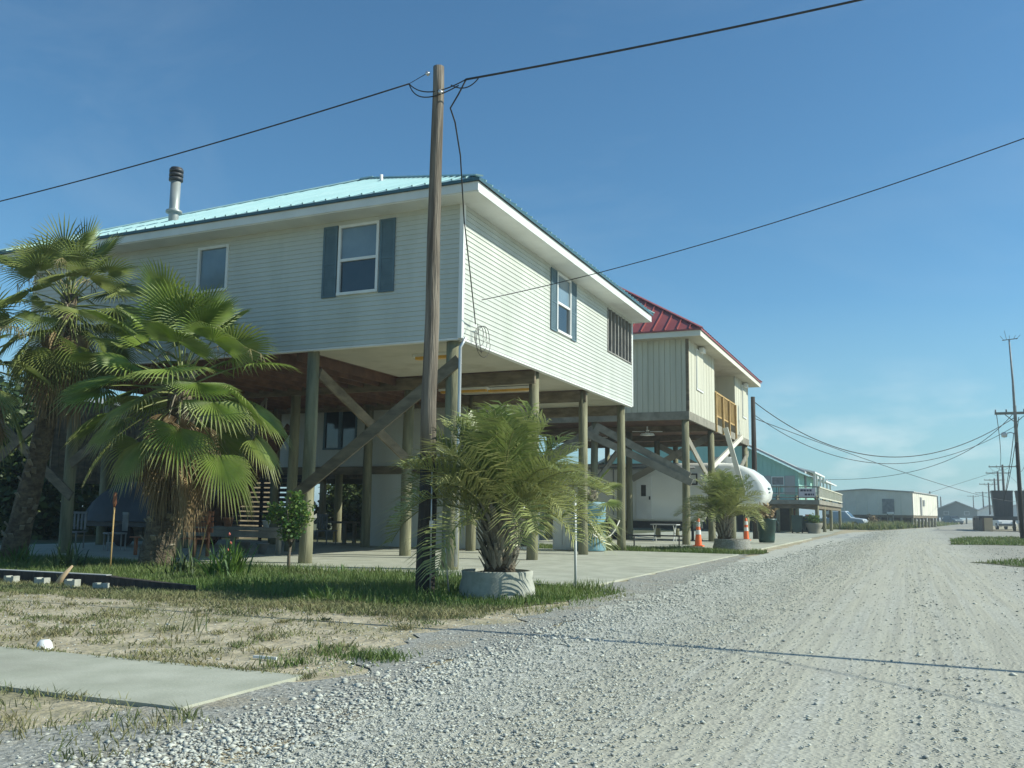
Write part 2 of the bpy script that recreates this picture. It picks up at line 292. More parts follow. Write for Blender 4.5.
sheet('back_yard', [(-90, 28.6), (-15.2, 28.6), (-18.2, 31.4), (-18.2, 51.2), (-15.2, 53), (-15.2, 90), (-90, 120)], .006, M['lawnsoil'], .3, .8, seed=11)
sheet('side_yard', [(-90, 15.2), (-24.1, 15.2), (-24.1, 28.5), (-90, 28.5)], .007, M['lawnsoil'], .1, .8, seed=12)

# ------------------------------------------------------------------ stones
import numpy as np
rs = np.random.RandomState(3)
def fastmesh(name, V, F, mt, tints=None, label=None):
    me = bpy.data.meshes.new(name); nv = len(V); nf = len(F); w = F.shape[1]
    me.vertices.add(nv); me.vertices.foreach_set('co', V.astype(np.float32).ravel())
    me.loops.add(nf*w); me.loops.foreach_set('vertex_index', F.astype(np.int32).ravel())
    me.polygons.add(nf); me.polygons.foreach_set('loop_start', np.arange(0, nf*w, w, dtype=np.int32)); me.polygons.foreach_set('loop_total', np.full(nf, w, dtype=np.int32))
    me.update(calc_edges=True); me.validate()
    if tints is not None:
        at = me.attributes.new('tint', 'FLOAT', 'POINT'); at.data.foreach_set('value', tints.astype(np.float32))
    me.materials.append(mt); o = bpy.data.objects.new(name, me); COL.objects.link(o); o['kind'] = 'stuff'; ORG[o.name] = Vector((0, 0, 0))
    return o
OCT = np.array([(1,0,0),(-1,0,0),(0,1,0),(0,-1,0),(0,0,1),(0,0,-1)], float)
OF = np.array([(0,2,4),(2,1,4),(1,3,4),(3,0,4),(2,0,5),(1,2,5),(3,1,5),(0,3,5)])
def stones(n, xf, yf, size, seed, zoff=.012):
    x = xf(n); y = yf(n); sz = size(n, y)
    V = np.repeat(OCT[None], n, 0) * (rs.uniform(.55, 1.25, (n, 6, 1)))
    V += rs.uniform(-.28, .28, V.shape)
    V *= sz[:, None, None] * np.stack([rs.uniform(.8, 1.3, n), rs.uniform(.7, 1.1, n), rs.uniform(.3, .55, n)], 1)[:, None, :]
    V *= (.6 + rs.exponential(.38, n))[:, None, None].clip(.5, 1.9)
    a = rs.uniform(0, 6.28, n); c, s_ = np.cos(a)[:, None], np.sin(a)[:, None]
    X = V[:, :, 0]*c - V[:, :, 1]*s_; Y = V[:, :, 0]*s_ + V[:, :, 1]*c
    V = np.stack([X + x[:, None], Y + y[:, None], V[:, :, 2] + zoff + sz[:, None]*.15], 2)
    F = OF[None] + (np.arange(n)*6)[:, None, None]
    t = np.repeat(np.clip(rs.uniform(-.9, 1.1, n), 0, 1)*.8 + .001, 6)
    return V.reshape(-1, 3), F.reshape(-1, 3), t
sets = []
lay = lambda a, b: (lambda n: a + (b-a)*rs.uniform(0, 1, n))
ynear = lambda y0, y1: (lambda n: y0 * (y1*1.6/y0) ** rs.beta(1, 1.7, n))
sz = lambda a, b: (lambda n, y: rs.uniform(a, b, n) * (1 + y/38.))
def windrow(n):
    x = -2.15 + rs.normal(0, .62, n); return np.where(x < -3.15, -3.15 + rs.exponential(.5, n), x)
sets.append(stones(46000, windrow, ynear(2.6, 60), sz(.004, .0105), 1))
sets.append(stones(20000, lay(-3.0, 4.5), ynear(2.4, 60), sz(.003, .009), 2))
sets.append(stones(2500, lambda n: .15 + rs.normal(0, .28, n), ynear(2.6, 28), sz(.005, .012), 3))
sets.append(stones(6500, lambda n: 2.9 + rs.normal(0, .8, n), ynear(4, 32), sz(.006, .014), 4))
sets.append(stones(9000, lambda n: -3.15 + rs.normal(0, .22, n), ynear(2.6, 30), sz(.007, .017), 6, .012))
sets.append(stones(5000, lambda n: -3.8 + rs.normal(0, .3, n), lambda n: rs.uniform(5.8, 24, n), sz(.005, .011), 5, .01))
sets.append(stones(5000, lay(-14, -3.6), lambda n: rs.uniform(5.7, 10.4, n), sz(.004, .012), 7, .0))
sets.append(stones(1400, lambda n: -3.6 + rs.normal(0, .45, n), lambda n: rs.uniform(2.8, 4.25, n), sz(.004, .010), 8, .008))
Vs, Fs, Ts, off = [], [], [], 0
for V, F, t in sets: Vs.append(V); Fs.append(F + off); Ts.append(t); off += len(V)
st_ = fastmesh('loose_stones', np.concatenate(Vs), np.concatenate(Fs), M['stone'], np.concatenate(Ts))
tag(st_, 'loose pale crushed stones scattered along the gravel road', 'gravel')

# ------------------------------------------------------------------ grass and weeds
def inside(px, py, poly):
    r_ = np.zeros(len(px), bool); k = len(poly); j = k-1
    for i in range(k):
        xi, yi = poly[i]; xj, yj = poly[j]
        c = ((yi > py) != (yj > py)) & (px < (xj-xi)*(py-yi)/((yj-yi) if yj != yi else 1e-9)+xi); r_ ^= c; j = i
    return r_
def blades(name, poly, n, h0, h1, w, mt, label, tint=(.0, .25), clump=0, cat='grass', lean=.45, keep=None):
    xs = [p[0] for p in poly]; ys = [p[1] for p in poly]
    x = rs.uniform(min(xs), max(xs), n); y = rs.uniform(min(ys), max(ys), n)
    if clump:
        m_ = max(2, n//clump); cx = rs.uniform(min(xs), max(xs), m_); cy = rs.uniform(min(ys), max(ys), m_); ci = rs.randint(0, m_, n)
        spr = rs.uniform(.03, .16, m_)[ci]; x = cx[ci] + rs.normal(0, 1, n)*spr; y = cy[ci] + rs.normal(0, 1, n)*spr
        hf = rs.uniform(.4, 1.15, m_)[ci]; tf = rs.uniform(0, 1, m_)[ci]
    else:
        hf = np.array([.75 + .75*noise.noise(Vector((a*.9, b*.9, 0))) for a, b in zip(x, y)]); tf = np.array([.5+noise.noise(Vector((a*.6, b*.6, 5))) for a, b in zip(x, y)])
    ok = inside(x, y, poly)
    if keep is not None: ok &= keep(x, y)
    x, y, hf, tf = x[ok], y[ok], hf[ok], tf[ok]; n = len(x)
    h = rs.uniform(h0, h1, n)*np.clip(hf, .25, 1.6); a = rs.uniform(0, 6.28, n); ln = rs.uniform(.1, lean, n)*h*1.6; b = rs.uniform(0, 6.28, n)
    dx, dy = np.cos(a)*w/2, np.sin(a)*w/2; lx, ly = np.cos(b)*ln, np.sin(b)*ln
    z = np.full(n, .01)
    V = np.stack([np.stack([x-dx, y-dy, z], 1), np.stack([x+dx, y+dy, z], 1), np.stack([x+dx*.7+lx*.4, y+dy*.7+ly*.4, z+h*.6], 1), np.stack([x-dx*.7+lx*.4, y-dy*.7+ly*.4, z+h*.6], 1), np.stack([x+lx, y+ly, z+h], 1)], 1).reshape(-1, 3)
    base = (np.arange(n)*5)[:, None]
    F = np.concatenate([base+np.array([0, 1, 2]), base+np.array([0, 2, 3]), base+np.array([3, 2, 4])])
    t = np.clip(tint[0] + tint[1]*tf + rs.uniform(-.1, .2, n), .001, 1); t = np.stack([t, t, t, t, np.clip(t+.25, 0, 1)], 1).ravel()
    o = fastmesh(name, V, F, mt, t); return tag(o, label, cat)
blades('lawn_grass', LAWN, 95000, .06, .19, .012, M['grass'], 'green lawn between the sandy strip and the concrete under the house', keep=lambda x, y: x > -21)
blades('lawn_grass', [(-9, 9.6), (-6, 9.4), (-3.9, 10), (-3.6, 13.2), (-4.8, 13.2), (-5, 10.6), (-9, 10.6)], 5000, .03, .1, .011, M['grass'], 'thin grass fringe reaching toward the gravel in front of the round planter', (.1, .5))
blades('verge_grass', STRIP, 17000, .08, .2, .016, M['grass'], 'grass strip between the two concrete drives')
blades('verge_grass', PB, 26000, .08, .2, .04, M['grass'], 'long green grass strip on the right side of the road', (.05, .3))
blades('verge_grass', PA, 16000, .08, .2, .025, M['grass'], 'green grass corner at the right edge of the photo', (.05, .3))
blades('tall_weeds', PC, 22000, .3, .9, .06, M['grass'], 'tall green weeds in front of the long cream building', (.15, .5), clump=25, cat='weeds')
blades('tall_weeds', PD, 9000, .3, .8, .12, M['grass'], 'far green roadside weeds past the cream building', (.15, .5), cat='weeds')
SAND = [(-22, 5.7), (-4.2, 5.7), (-4.4, 8), (-4.3, 10), (-6, 10.1), (-22, 10.6)]
blades('sand_weeds', [(-12, 5.45), (-3.8, 5.45), (-3.8, 5.62), (-12, 5.62)], 5000, .015, .06, .010, M['weed'], 'low weeds creeping over the far edge of the sidewalk', (.0, .6), clump=30, cat='weeds', lean=1.0)
blades('sand_weeds', [(-9, 4.22), (-4.2, 4.22), (-4.2, 4.38), (-9, 4.38)], 1500, .015, .07, .008, M['weed'], 'sparse weeds creeping over the near edge of the sidewalk', (.0, .5), clump=30, cat='weeds', lean=1.0)
blades('sand_weeds', SAND, 40000, .015, .06, .012, M['weed'], 'low scrubby weeds dotting the sandy strip', (.0, .6), clump=45, cat='weeds', lean=1.1)
blades('sand_weeds', [(-14, 9.0), (-4.6, 9.0), (-4.4, 10.6), (-14, 10.6)], 16000, .03, .09, .013, M['weed'], 'denser weeds along the lawn edge', (-.1, .5), cat='weeds', lean=.9)
blades('sand_weeds', [(-8, 3.2), (-3.4, 3.2), (-3.3, 4.28), (-8, 4.28)], 2600, .02, .10, .008, M['weed'], 'thin weeds along the near edge of the sidewalk', (.0, .5), clump=40, cat='weeds', lean=.8)
blades('sand_weeds', [(-4.6, 5.56), (-3.6, 5.56), (-3.6, 6.8), (-4.6, 6.8)], 900, .03, .11, .009, M['grass'], 'small green tufts at the road end of the sidewalk', (.0, .3), clump=45, cat='weeds', lean=.8)

# ------------------------------------------------------------------ siding helpers
def lap_wall(mb, axis, c, a0, a1, z0, z1, holes=(), pitch=.102, out=-1):
    """horizontal lap siding; axis 'x': wall in plane Y=c spanning x; axis 'y': plane X=c spanning y; out = sign of outward normal"""
    k = int(round((z1-z0)/pitch)); ph = (z1-z0)/k
    def P(a, z, d): return (a, c+out*d, z) if axis == 'x' else (c+out*d, a, z)
    for i in range(k):
        zb, zt = z0+i*ph, z0+(i+1)*ph; zm = (zb+zt)/2
        iv = [(a0, a1)]
        for h0, h1, hz0, hz1 in holes:
            if hz0 < zm < hz1:
                nv = []
                for s_, e_ in iv:
                    if h0 > s_: nv.append((s_, min(e_, h0)))
                    if h1 < e_: nv.append((max(s_, h1), e_))
                iv = [q for q in nv if q[1] > q[0]]
        for s_, e_ in iv:
            mb.add([P(s_, zb, .0), P(e_, zb, .0), P(e_, zb+.001, .018), P(s_, zb+.001, .018), P(e_, zt, .002), P(s_, zt, .002)], [(0, 1, 2, 3), (3, 2, 4, 5)] if (axis == 'x') else [(3, 2, 1, 0), (5, 4, 2, 3)])
def panel_wall(mb, axis, c, a0, a1, z0, z1, pitch=.2, out=-1, depth=.025, holes=()):
    """vertical ribbed panels"""
    k = max(1, int(round((a1-a0)/pitch))); w = (a1-a0)/k
    def P(a, z, d): return (a, c+out*d, z) if axis == 'x' else (c+out*d, a, z)
    for i in range(k):
        s_ = a0+i*w; e_ = s_+w; am = (s_+e_)/2
        zs = [(z0, z1)]
        for h0, h1, hz0, hz1 in holes:
            if h0 < am < h1: zs = [(z0, hz0), (hz1, z1)]
        for b, t in zs:
            if t-b < .01: continue
            q = [(s_, 0), (s_+.82*w, 0), (s_+.86*w, -depth), (s_+.96*w, -depth), (e_, 0)]
            V = [P(a, z, depth+d) for a, d in q for z in (b, t)]
            mb.add(V, [(2*j, 2*j+2, 2*j+3, 2*j+1) for j in range(4)])
def window(parent, axis, c, a0, a1, z0, z1, out, mframe=None, sashes=2, mglass=None, fw=.06, proud=.045):
    mframe = mframe or M['white']; f = MB()
    def bx(aa, ab, za, zb, d0, d1):
        l_, h_ = sorted((c+out*d0, c+out*d1))
        return ((aa, l_, za), (ab, h_, zb)) if axis == 'x' else ((l_, aa, za), (h_, ab, zb))
    f.box(*bx(a0, a1, z1-fw, z1, -.06, proud)); f.box(*bx(a0, a1, z0, z0+fw, -.06, proud+.02))
    f.box(*bx(a0, a0+fw, z0+fw, z1-fw, -.06, proud)); f.box(*bx(a1-fw, a1, z0+fw, z1-fw, -.06, proud))
    zm = (z0+z1)/2
    if sashes == 2: f.box(*bx(a0+fw, a1-fw, zm-.03, zm+.03, -.05, proud-.015))
    fr = f.build('window', mframe, parent)
    g = MB(); g.box(*bx(a0+fw-.01, a1-fw+.01, z0+fw-.01, zm-.01 if sashes == 2 else z1-fw+.01, -.03, -.012)); g.build('pane', (mglass or M['glass']) if sashes == 1 else M['glass'], fr)
    if sashes == 2:
        g = MB(); g.box(*bx(a0+fw-.01, a1-fw+.01, zm+.01, z1-fw+.01, -.015, .004)); g.build('pane', mglass or M['blind_sky'], fr)
    return fr
def shutter(parent, axis, c, a0, a1, z0, z1, out):
    b = MB()
    def bx(aa, ab, za, zb, d0, d1):
        l_, h_ = sorted((c+out*d0, c+out*d1))
        return ((aa, l_, za), (ab, h_, zb)) if axis == 'x' else ((l_, aa, za), (h_, ab, zb))
    b.box(*bx(a0, a1, z0, z1, .019, .03)); w = .05
    b.box(*bx(a0, a0+w, z0, z1, .031, .045)); b.box(*bx(a1-w, a1, z0, z1, .031, .045)); zm = z0+(z1-z0)*.47
    for a, b_ in ((z0, z0+w), (zm-w/2, zm+w/2), (z1-w, z1)): b.box(*bx(a0+w, a1-w, a, b_, .031, .044))
    k = int((z1-z0-.15)/.045)
    for i in range(k):
        za = z0+.07+i*.045
        if abs(za+.01-zm) > .045 and za < z1-.08: b.box(*bx(a0+w, a1-w, za, za+.022, .031, .037))
    b.build('shutter', M['shutter'], parent)
def stilt(parent, x, y, z1, r0=.15, name='stilt', mt=None, z0=-.3, lean=(0, 0)):
    b = MB(); zs = [z0, .4, 1.4, 2.6, z1]; pts = [(x+lean[0]*(z/z1)+rnd.uniform(-.012, .012), y+lean[1]*(z/z1)+rnd.uniform(-.012, .012), z) for z in zs]
    b.tube(pts, [r0*1.06, r0*1.03, r0, r0*.97, r0*.92], 14); return b.build(name, mt or M['stilt'], parent)
def ribbed_slope(mb, e0, e1, ridge0, ridge1, thick=.03): 
    mb.add([e0, e1, ridge1, ridge0], [(0, 1, 2, 3)])

# ------------------------------------------------------------------ near house
X0, Y0, Y1, XW, ZB, ZT = -8.1, 16.4, 28.95, -20.7, 4.6, 7.36
H = empty('stilt_house', (X0, Y0, 0), 'nearest raised house with pale lap siding, aqua metal roof and slate blue shutters', 'house')
w = MB()
hf = [(-11.13, -10.1, 5.7, 7.25), (-15.12, -14.2, 6.1, 7.2)]; hs = [(21.82, 22.88, 5.72, 7.28), (26.2, 28.8, 5.96, 7.28)]
lap_wall(w, 'x', Y0, XW, X0, ZB, ZT, hf, out=-1); lap_wall(w, 'y', X0, Y0, Y1, ZB, ZT, hs, out=1)
lap_wall(w, 'x', Y1, XW, X0, ZB, ZT, (), out=1); lap_wall(w, 'y', XW, Y0, Y1, ZB, ZT, (), out=-1)
w.box((XW+.1, Y0+.1, ZT-.02), (X0-.1, Y1-.1, ZT))
w.build('wall', M['vinyl'], H)
for lo_, hi_ in (((X0-.07, Y0-.024, ZB-.02), (X0+.022, Y0+.07, ZT)), ((X0-.07, Y1-.07, ZB-.02), (X0+.022, Y1+.022, ZT)), ((XW-.022, Y0-.024, ZB-.02), (XW+.07, Y0+.07, ZT))):
    t = MB(); t.box(lo_, hi_); t.build('corner_trim', M['white'], H)
t = MB(); t.box((XW, Y0-.012, ZB-.045), (X0-.07, Y0+.12, ZB-.004)); t.box((X0-.12, Y0+.07, ZB-.045), (X0+.010, Y1-.07, ZB-.004)); t.build('bottom_trim', M['white'], H)
# eaves
EX, EY, EXW, EYB, EZ = -7.5, 15.8, -21.3, 29.15, 7.36
s_ = MB(); s_.box((EXW+.03, EY+.03, EZ), (EX-.03, Y0+.02, EZ+.02)); s_.box((X0-.02, Y0+.02, EZ), (EX-.03, EYB-.03, EZ+.02)); s_.box((EXW+.03, Y0+.02, EZ), (XW+.02, EYB-.03, EZ+.02)); s_.build('soffit', M['white'], H)
f_ = MB(); f_.box((EXW, EY, EZ+.02), (EX, EY+.03, EZ+.20)); f_.box((EX-.03, EY+.03, EZ-.01), (EX, EYB, EZ+.20)); f_.box((EXW, EY+.03, EZ-.01), (EXW+.03, EYB, EZ+.20)); f_.box((EXW+.03, EYB-.03, EZ-.01), (EX-.03, EYB, EZ+.20)); f_.build('fascia', M['fascia'], H)
def hip_roof(parent, ex0, ex1, ey0, ey1, ze, zp, mt, trim, pitch=.3, ribh=.03, mat_rib=None, over=.05):
    """square-ish hip roof of ribbed metal; ex0<ex1"""
    ex0 -= over; ex1 += over; ey0 -= over; ey1 += over
    wx, wy = ex1-ex0, ey1-ey0; hw = min(wx, wy)/2; sl = (zp-ze)/hw
    if wx <= wy: r0 = Vector(((ex0+ex1)/2, ey0+hw, zp)); r1 = Vector(((ex0+ex1)/2, ey1-hw, zp))
    else: r0 = Vector((ex0+hw, (ey0+ey1)/2, zp)); r1 = Vector((ex1-hw, (ey0+ey1)/2, zp))
    A, B, C, D = [Vector(q) for q in ((ex0, ey0, ze), (ex1, ey0, ze), (ex1, ey1, ze), (ex0, ey1, ze))]
    b = MB()
    if wx <= wy: b.add([A, B, C, D, r0, r1], [(0, 1, 4), (1, 2, 5, 4), (2, 3, 5), (3, 0, 4, 5)])
    else: b.add([A, B, C, D, r0, r1], [(0, 1, 5, 4), (1, 2, 5), (2, 3, 4, 5), (3, 0, 4)])
    nrm = math.hypot(1, sl)
    def rib(p, d, L):
        if L < .1: return
        e = Vector(p); q = e + Vector((d[0]*L, d[1]*L, sl*L)); up = Vector((-d[0]*sl, -d[1]*sl, 1)).normalized()
        b.bar(e + up*ribh*.5, q + up*ribh*.5, .035, ribh, up)
    k = int(wx/pitch)
    for i in range(1, k):
        x = ex0 + wx*i/k; L = min(x-ex0, ex1-x, hw, wy/2); rib((x, ey0, ze), (0, 1), L); rib((x, ey1, ze), (0, -1), L)
    k = int(wy/pitch)
    for i in range(1, k):
        y = ey0 + wy*i/k; L = min(y-ey0, ey1-y, hw, wx/2); rib((ex1, y, ze), (-1, 0), L); rib((ex0, y, ze), (1, 0), L)
    ro = b.build('roof', mt, parent)
    c = MB()
    for a, q in ((A, r0 if wx <= wy else r0), (B, r0 if wx <= wy else r1), (C, r1), (D, r1 if wx <= wy else r0)): c.bar(a + Vector((0, 0, .03)), q + Vector((0, 0, .05)), .16, .03)
    if (r1-r0).length > .2: c.bar(r0+Vector((0, 0, .05)), r1+Vector((0, 0, .05)), .2, .04)
    c.build('ridge_cap', mt, ro)
    e = MB(); e.box((ex0, ey0, ze-.06), (ex1, ey0+.02, ze-.002)); e.box((ex1-.02, ey0+.02, ze-.06), (ex1, ey1, ze-.002)); e.box((ex0, ey0+.02, ze-.06), (ex0+.02, ey1, ze-.002)); e.build('drip_edge', trim, ro)
    return ro
ro = hip_roof(H, EXW, EX, EY, EYB, EZ+.26, 10.86, M['tealroof'], M['bluetrim'], pitch=.30, ribh=.035)
# flue through the roof
fl = MB(); c_ = (-16.6, 17.0); fl.tube([(*c_, 7.6), (*c_, 9.25)], .125, 18); fo = fl.build('flue_pipe', M['galv'], ro)
fc = MB(); fc.lathe([(.125, 8.42), (.20, 8.44), (.20, 8.49), (.125, 8.53)], (*c_, 0), 18); fc.build('storm_collar', M['galv'], fo)
fk = MB()
for i in range(3): fk.lathe([(.10, 9.26+i*.11), (.175, 9.27+i*.11), (.175, 9.34+i*.11), (.10, 9.35+i*.11)], (*c_, 0), 18)
fk.lathe([(.0, 9.60), (.15, 9.60), (.15, 9.56), (.0, 9.56)], (*c_, 0), 18); fk.build('flue_cap', M['darkmetal'], fo)
v_ = MB(); v_.tube([(-12.5, 20.2, 9.5), (-12.5, 20.2, 9.95)], .045, 10); v_.build('vent_pipe', M['white'], ro)
# windows
window(H, 'x', Y0, -11.13, -10.1, 5.7, 7.25, -1); shutter(H, 'x', Y0, -11.53, -11.16, 5.68, 7.26, -1); shutter(H, 'x', Y0, -10.07, -9.70, 5.68, 7.26, -1)
window(H, 'x', Y0, -15.12, -14.2, 6.1, 7.2, -1, sashes=1, mglass=M['blind_sky'])
window(H, 'y', X0, 21.82, 22.88, 5.72, 7.28, 1); shutter(H, 'y', X0, 21.38, 21.80, 5.70, 7.29, 1); shutter(H, 'y', X0, 22.90, 23.32, 5.70, 7.29, 1)
sc = MB(); sc.box((X0-.10, 26.2, 5.96), (X0-.06, 28.8, 7.28)); sco = sc.build('porch_screen', M['screen'], H)
sb = MB()
for i in range(8): y = 26.24 + i*(2.52/7); sb.box((X0-.05, y-.03, 5.97), (X0+.03, y+.03, 7.27))
sb.box((X0-.05, 26.2, 5.93), (X0+.04, 28.8, 5.965)); sb.build('screen_bars', M['barw'], sco)
# underside
pn = MB(); pn.box((-12.0, Y0+.12, ZB-.02), (X0-.12, 20.6, ZB-.008)); pn.box((-12.0, 21.2, ZB-.02), (X0-.12, 24.5, ZB-.008)); pn.box((-11.8, 25.1, ZB-.02), (X0-.12, Y1-.1, ZB-.008)); pn.build('ceiling_panel', M['panel'], H)
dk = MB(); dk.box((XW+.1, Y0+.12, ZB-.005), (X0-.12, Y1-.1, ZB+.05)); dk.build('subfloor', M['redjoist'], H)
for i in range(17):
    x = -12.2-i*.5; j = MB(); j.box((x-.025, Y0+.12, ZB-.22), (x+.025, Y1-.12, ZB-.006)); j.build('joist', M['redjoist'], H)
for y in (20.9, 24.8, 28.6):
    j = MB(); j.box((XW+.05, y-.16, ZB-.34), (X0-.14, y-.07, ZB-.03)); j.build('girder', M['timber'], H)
for x in (-11.9, -15.5, -19.1):
    pass
PX = [-8.35, -11.85, -15.5, -19.1, -22.6]; PY = [16.62, 20.9, 24.75, 28.5]
for i, x in enumerate(PX):
    for j, y in enumerate(PY):
        if i == 4 and j > 1: continue
        if i == 0 and j == 1: stilt(H, -8.4, 21.1, ZB-.03, .135); continue
        stilt(H, x, y, ZB-.03, .17 if (i, j) == (0, 0) else .135 if i == 0 else .145)
for a, b in (((-8.15, 16.44, 4.15), (-12.2, 16.44, 1.35)), ((-11.72, 16.7, 4.1), (-11.72, 20.9, 2.35)), ((-22.9, 16.44, 4.1), (-18.8, 16.44, 1.4)), ((-22.6, 16.38, 1.6), (-19.0, 16.38, 4.0)), ((-15.6, 16.44, 4.2), (-18.9, 16.44, 2.2))):
    j = MB(); d_ = Vector(b)-Vector(a); j.bar(a, b, .05, .24); j.build('cross_brace', M['timber'], H)
for (x0, x1, y, z) in ((-9.9, -9.05, 17.8, 4.52), (-12.0, -10.6, 23.0, 4.50), (-10.6, -9.2, 23.2, 4.5)):
    j = MB(); j.box((x0-.06, y-.1, z), (x1+.06, y+.12, z+.06)); lo_ = j.build('ceiling_light', M['white'], H)
    j = MB(); j.box((x0, y-.08, z-.06), (x1, y+.08, z-.002)); j.build('lamp_lens', M['lens'], lo_)
cd = MB(); cd.tube([(-8.02, 16.45, 4.6), (-8.12, 16.42, 4.4), (-8.12, 16.42, 2.2), (-8.12, 16.42, .1)], .035, 8); cd.build('conduit', M['alu'], H)
# enclosed rooms under the house
r_ = MB(); lap_wall(r_, 'x', 25.3, -19.6, -11.6, 2.55, 4.55, [(-17.6, -16.3, 3.1, 4.4)], .11); lap_wall(r_, 'y', -11.6, 25.3, 28.8, 2.55, 4.55, (), .11, out=1)
lap_wall(r_, 'x', 25.3, -15.9, -11.6, .06, 2.3, (), .15); lap_wall(r_, 'y', -11.6, 25.3, 28.8, .06, 2.3, (), .15, out=1); r_.box((-15.95, 25.32, .05), (-15.88, 28.6, 2.3)); r_.box((-19.5, 25.5, 2.5), (-11.7, 28.7, 2.54))
r_.build('ground_level_room', M['vinyl'], H)
window(H, 'x', 25.3, -17.6, -16.95, 3.1, 4.4, -1, sashes=1, mframe=M['shutter']); window(H, 'x', 25.3, -16.95, -16.3, 3.1, 4.4, -1, sashes=1, mframe=M['shutter'])
j = MB(); j.box((-19.6, 25.2, 2.3), (-11.5, 25.42, 2.54)); j.build('girder', M['timber'], H)
rw = MB(); panel_wall(rw, 'x', 28.85, -24.5, -11.7, 2.3, 4.55, .25, -1, .02); panel_wall(rw, 'y', -24.5, 20.5, 28.85, 1.9, 4.55, .25, 1, .02); rw.box((-24.6, 20.5, 1.9), (-24.53, 28.9, 4.55)); rw.box((-24.5, 28.9, 2.3), (-11.7, 28.96, 4.55)); rw.build('rear_wall', M['timber'], H)
stw = MB(); sx0, sx1 = -20.3, -17.6; sy = 22.3
for k in range(13):
    x = sx0 + (sx1-sx0)*k/12; z = .2+k*.28; stw.box((x-.14, sy, z-.04), (x+.14, sy+1, z)); stw.box((x-.14, sy, z-.28), (x-.11, sy+1, z-.04))
stw.bar((sx0-.15, sy-.02, 0), (sx1+.1, sy-.02, 3.7), .05, .28); stw.bar((sx0-.15, sy+1.02, 0), (sx1+.1, sy+1.02, 3.7), .05, .28)
sto = stw.build('staircase', M['redjoist'], H)
rl = MB(); rl.bar((sx0, sy-.06, 1.05), (sx1, sy-.06, 4.45), .05, .09); rl.bar((sx0, sy-.06, .4), (sx1, sy-.06, 3.8), .05, .06)
for k in range(19):
    x = sx0+(sx1-sx0)*k/18; z = 3.4*k/18; rl.box((x-.02, sy-.08, .4+z), (x+.02, sy-.045, 1.05+z))
rl.build('stair_railing', M['greywood'], sto)

# the front wall of the near house is not quite square to its side wall: skew the whole house a little
def kids(o): return [c for c in COL.objects if c.parent == o]
for o in [c for k_ in kids(H) for c in [k_] + kids(k_) + [g for q_ in kids(k_) for g in kids(q_)]]:
    g_o = ORG[o.name]
    for v in o.data.vertices:
        X = v.co.x + g_o.x
        if X < X0: v.co.y += (X0 - X) * .038

# ------------------------------------------------------------------ house two
HX, HY0, HY1, HW, HB, HT = -7.6, 35.0, 49.4, -17.0, 5.06, 7.85
H2 = empty('stilt_house', (HX, HY0, 0), 'raised house with dark red metal roof, cream ribbed walls and a pine balcony', 'house')
w = MB()
panel_wall(w, 'x', HY0, HW, HX, HB, HT, .22, -1); panel_wall(w, 'y', HX, HY0, 40.2, HB-.0, HT, .6, 1); panel_wall(w, 'y', HX, 45.3, HY1, HB, HT, .6, 1)
panel_wall(w, 'x', HY1, HW, HX, HB, HT, .22, 1); panel_wall(w, 'y', HW, HY0, HY1, HB, HT, .4, -1)
panel_wall(w, 'y', -9.6, 40.2, 45.3, HB, HT, .3, 1); w.box((-9.6, 40.12, HB), (HX, 40.19, HT)); w.box((-9.6, 45.31, HB), (HX, 45.38, HT))
w.build('wall', M['lightpanel'], H2)
t = MB(); t.box((HX-.08, HY0-.035, HB), (HX+.035, HY0+.06, HT)); t.build('corner_trim', M['timber'], H2)
b = MB(); b.box((HW, HY0-.03, HB-.32), (HX+.03, HY0+.06, HB-.004)); b.box((HX-.06, HY0+.06, HB-.32), (HX+.03, HY1, HB-.004)); b.build('rim_beam', M['greywood'], H2)
b = MB(); b.box((HW, HY0+.06, HB-.05), (HX-.07, HY1, HB-.008)); b.build('subfloor', M['redjoist'], H2)
for y in (40.2, 45.1, 49.2): b = MB(); b.box((HW, y-.1, HB-.32), (HX-.07, y+.02, HB-.055)); b.build('girder', M['timber'], H2)
s_ = MB(); s_.box((HW-.6, HY0-.6, HT), (HX+.6, HY1+.3, HT+.03)); s_.build('soffit', M['panel'], H2)
f_ = MB(); f_.box((HW-.62, HY0-.63, HT-.02), (HX+.63, HY0-.6, HT+.2)); f_.box((HX+.6, HY0-.6, HT-.02), (HX+.63, HY1+.3, HT+.2)); f_.build('fascia', M['creamwall'], H2)
hip_roof(H2, HW-.62, HX+.63, HY0-.63, HY1+.33, HT+.25, HT+.25+3.5, M['redroof'], M['redroof'], pitch=.45, ribh=.045)
for y0, y1 in ((36.35, 37.6), (47.4, 48.5)):
    b = MB(); b.box((HX+.03, y0, 6.05), (HX+.07, y1, 7.7)); fr = b.build('window_panel', M['white'], H2)
    b = MB(); b.box((HX+.071, y0+.07, 6.12), (HX+.08, y1-.07, 7.63)); b.build('pane', M['lightpanel'], fr)
for y in (37.0, 47.9): b = MB(); b.box((HX+.072, y-.25, 7.62), (HX+.25, y+.25, 7.80)); b.build('flood_light', M['white'], H2)
b = MB(); b.box((HX-.03, 40.22, HB+.35), (HX+.02, 45.28, HB+.42)); b.box((HX-.03, 40.22, HB+1.36), (HX+.04, 45.28, HB+1.43))
for k in range(26): y = 40.3+k*.199; b.box((HX-.02, y-.035, HB+.42), (HX+.01, y+.035, HB+1.36))
for y in (40.25, 41.9, 43.5, 45.25): b.box((HX+.021, y-.06, HB-.35), (HX+.10, y+.06, HB+1.36))
b.build('balcony_railing', M['newtimber'], H2)
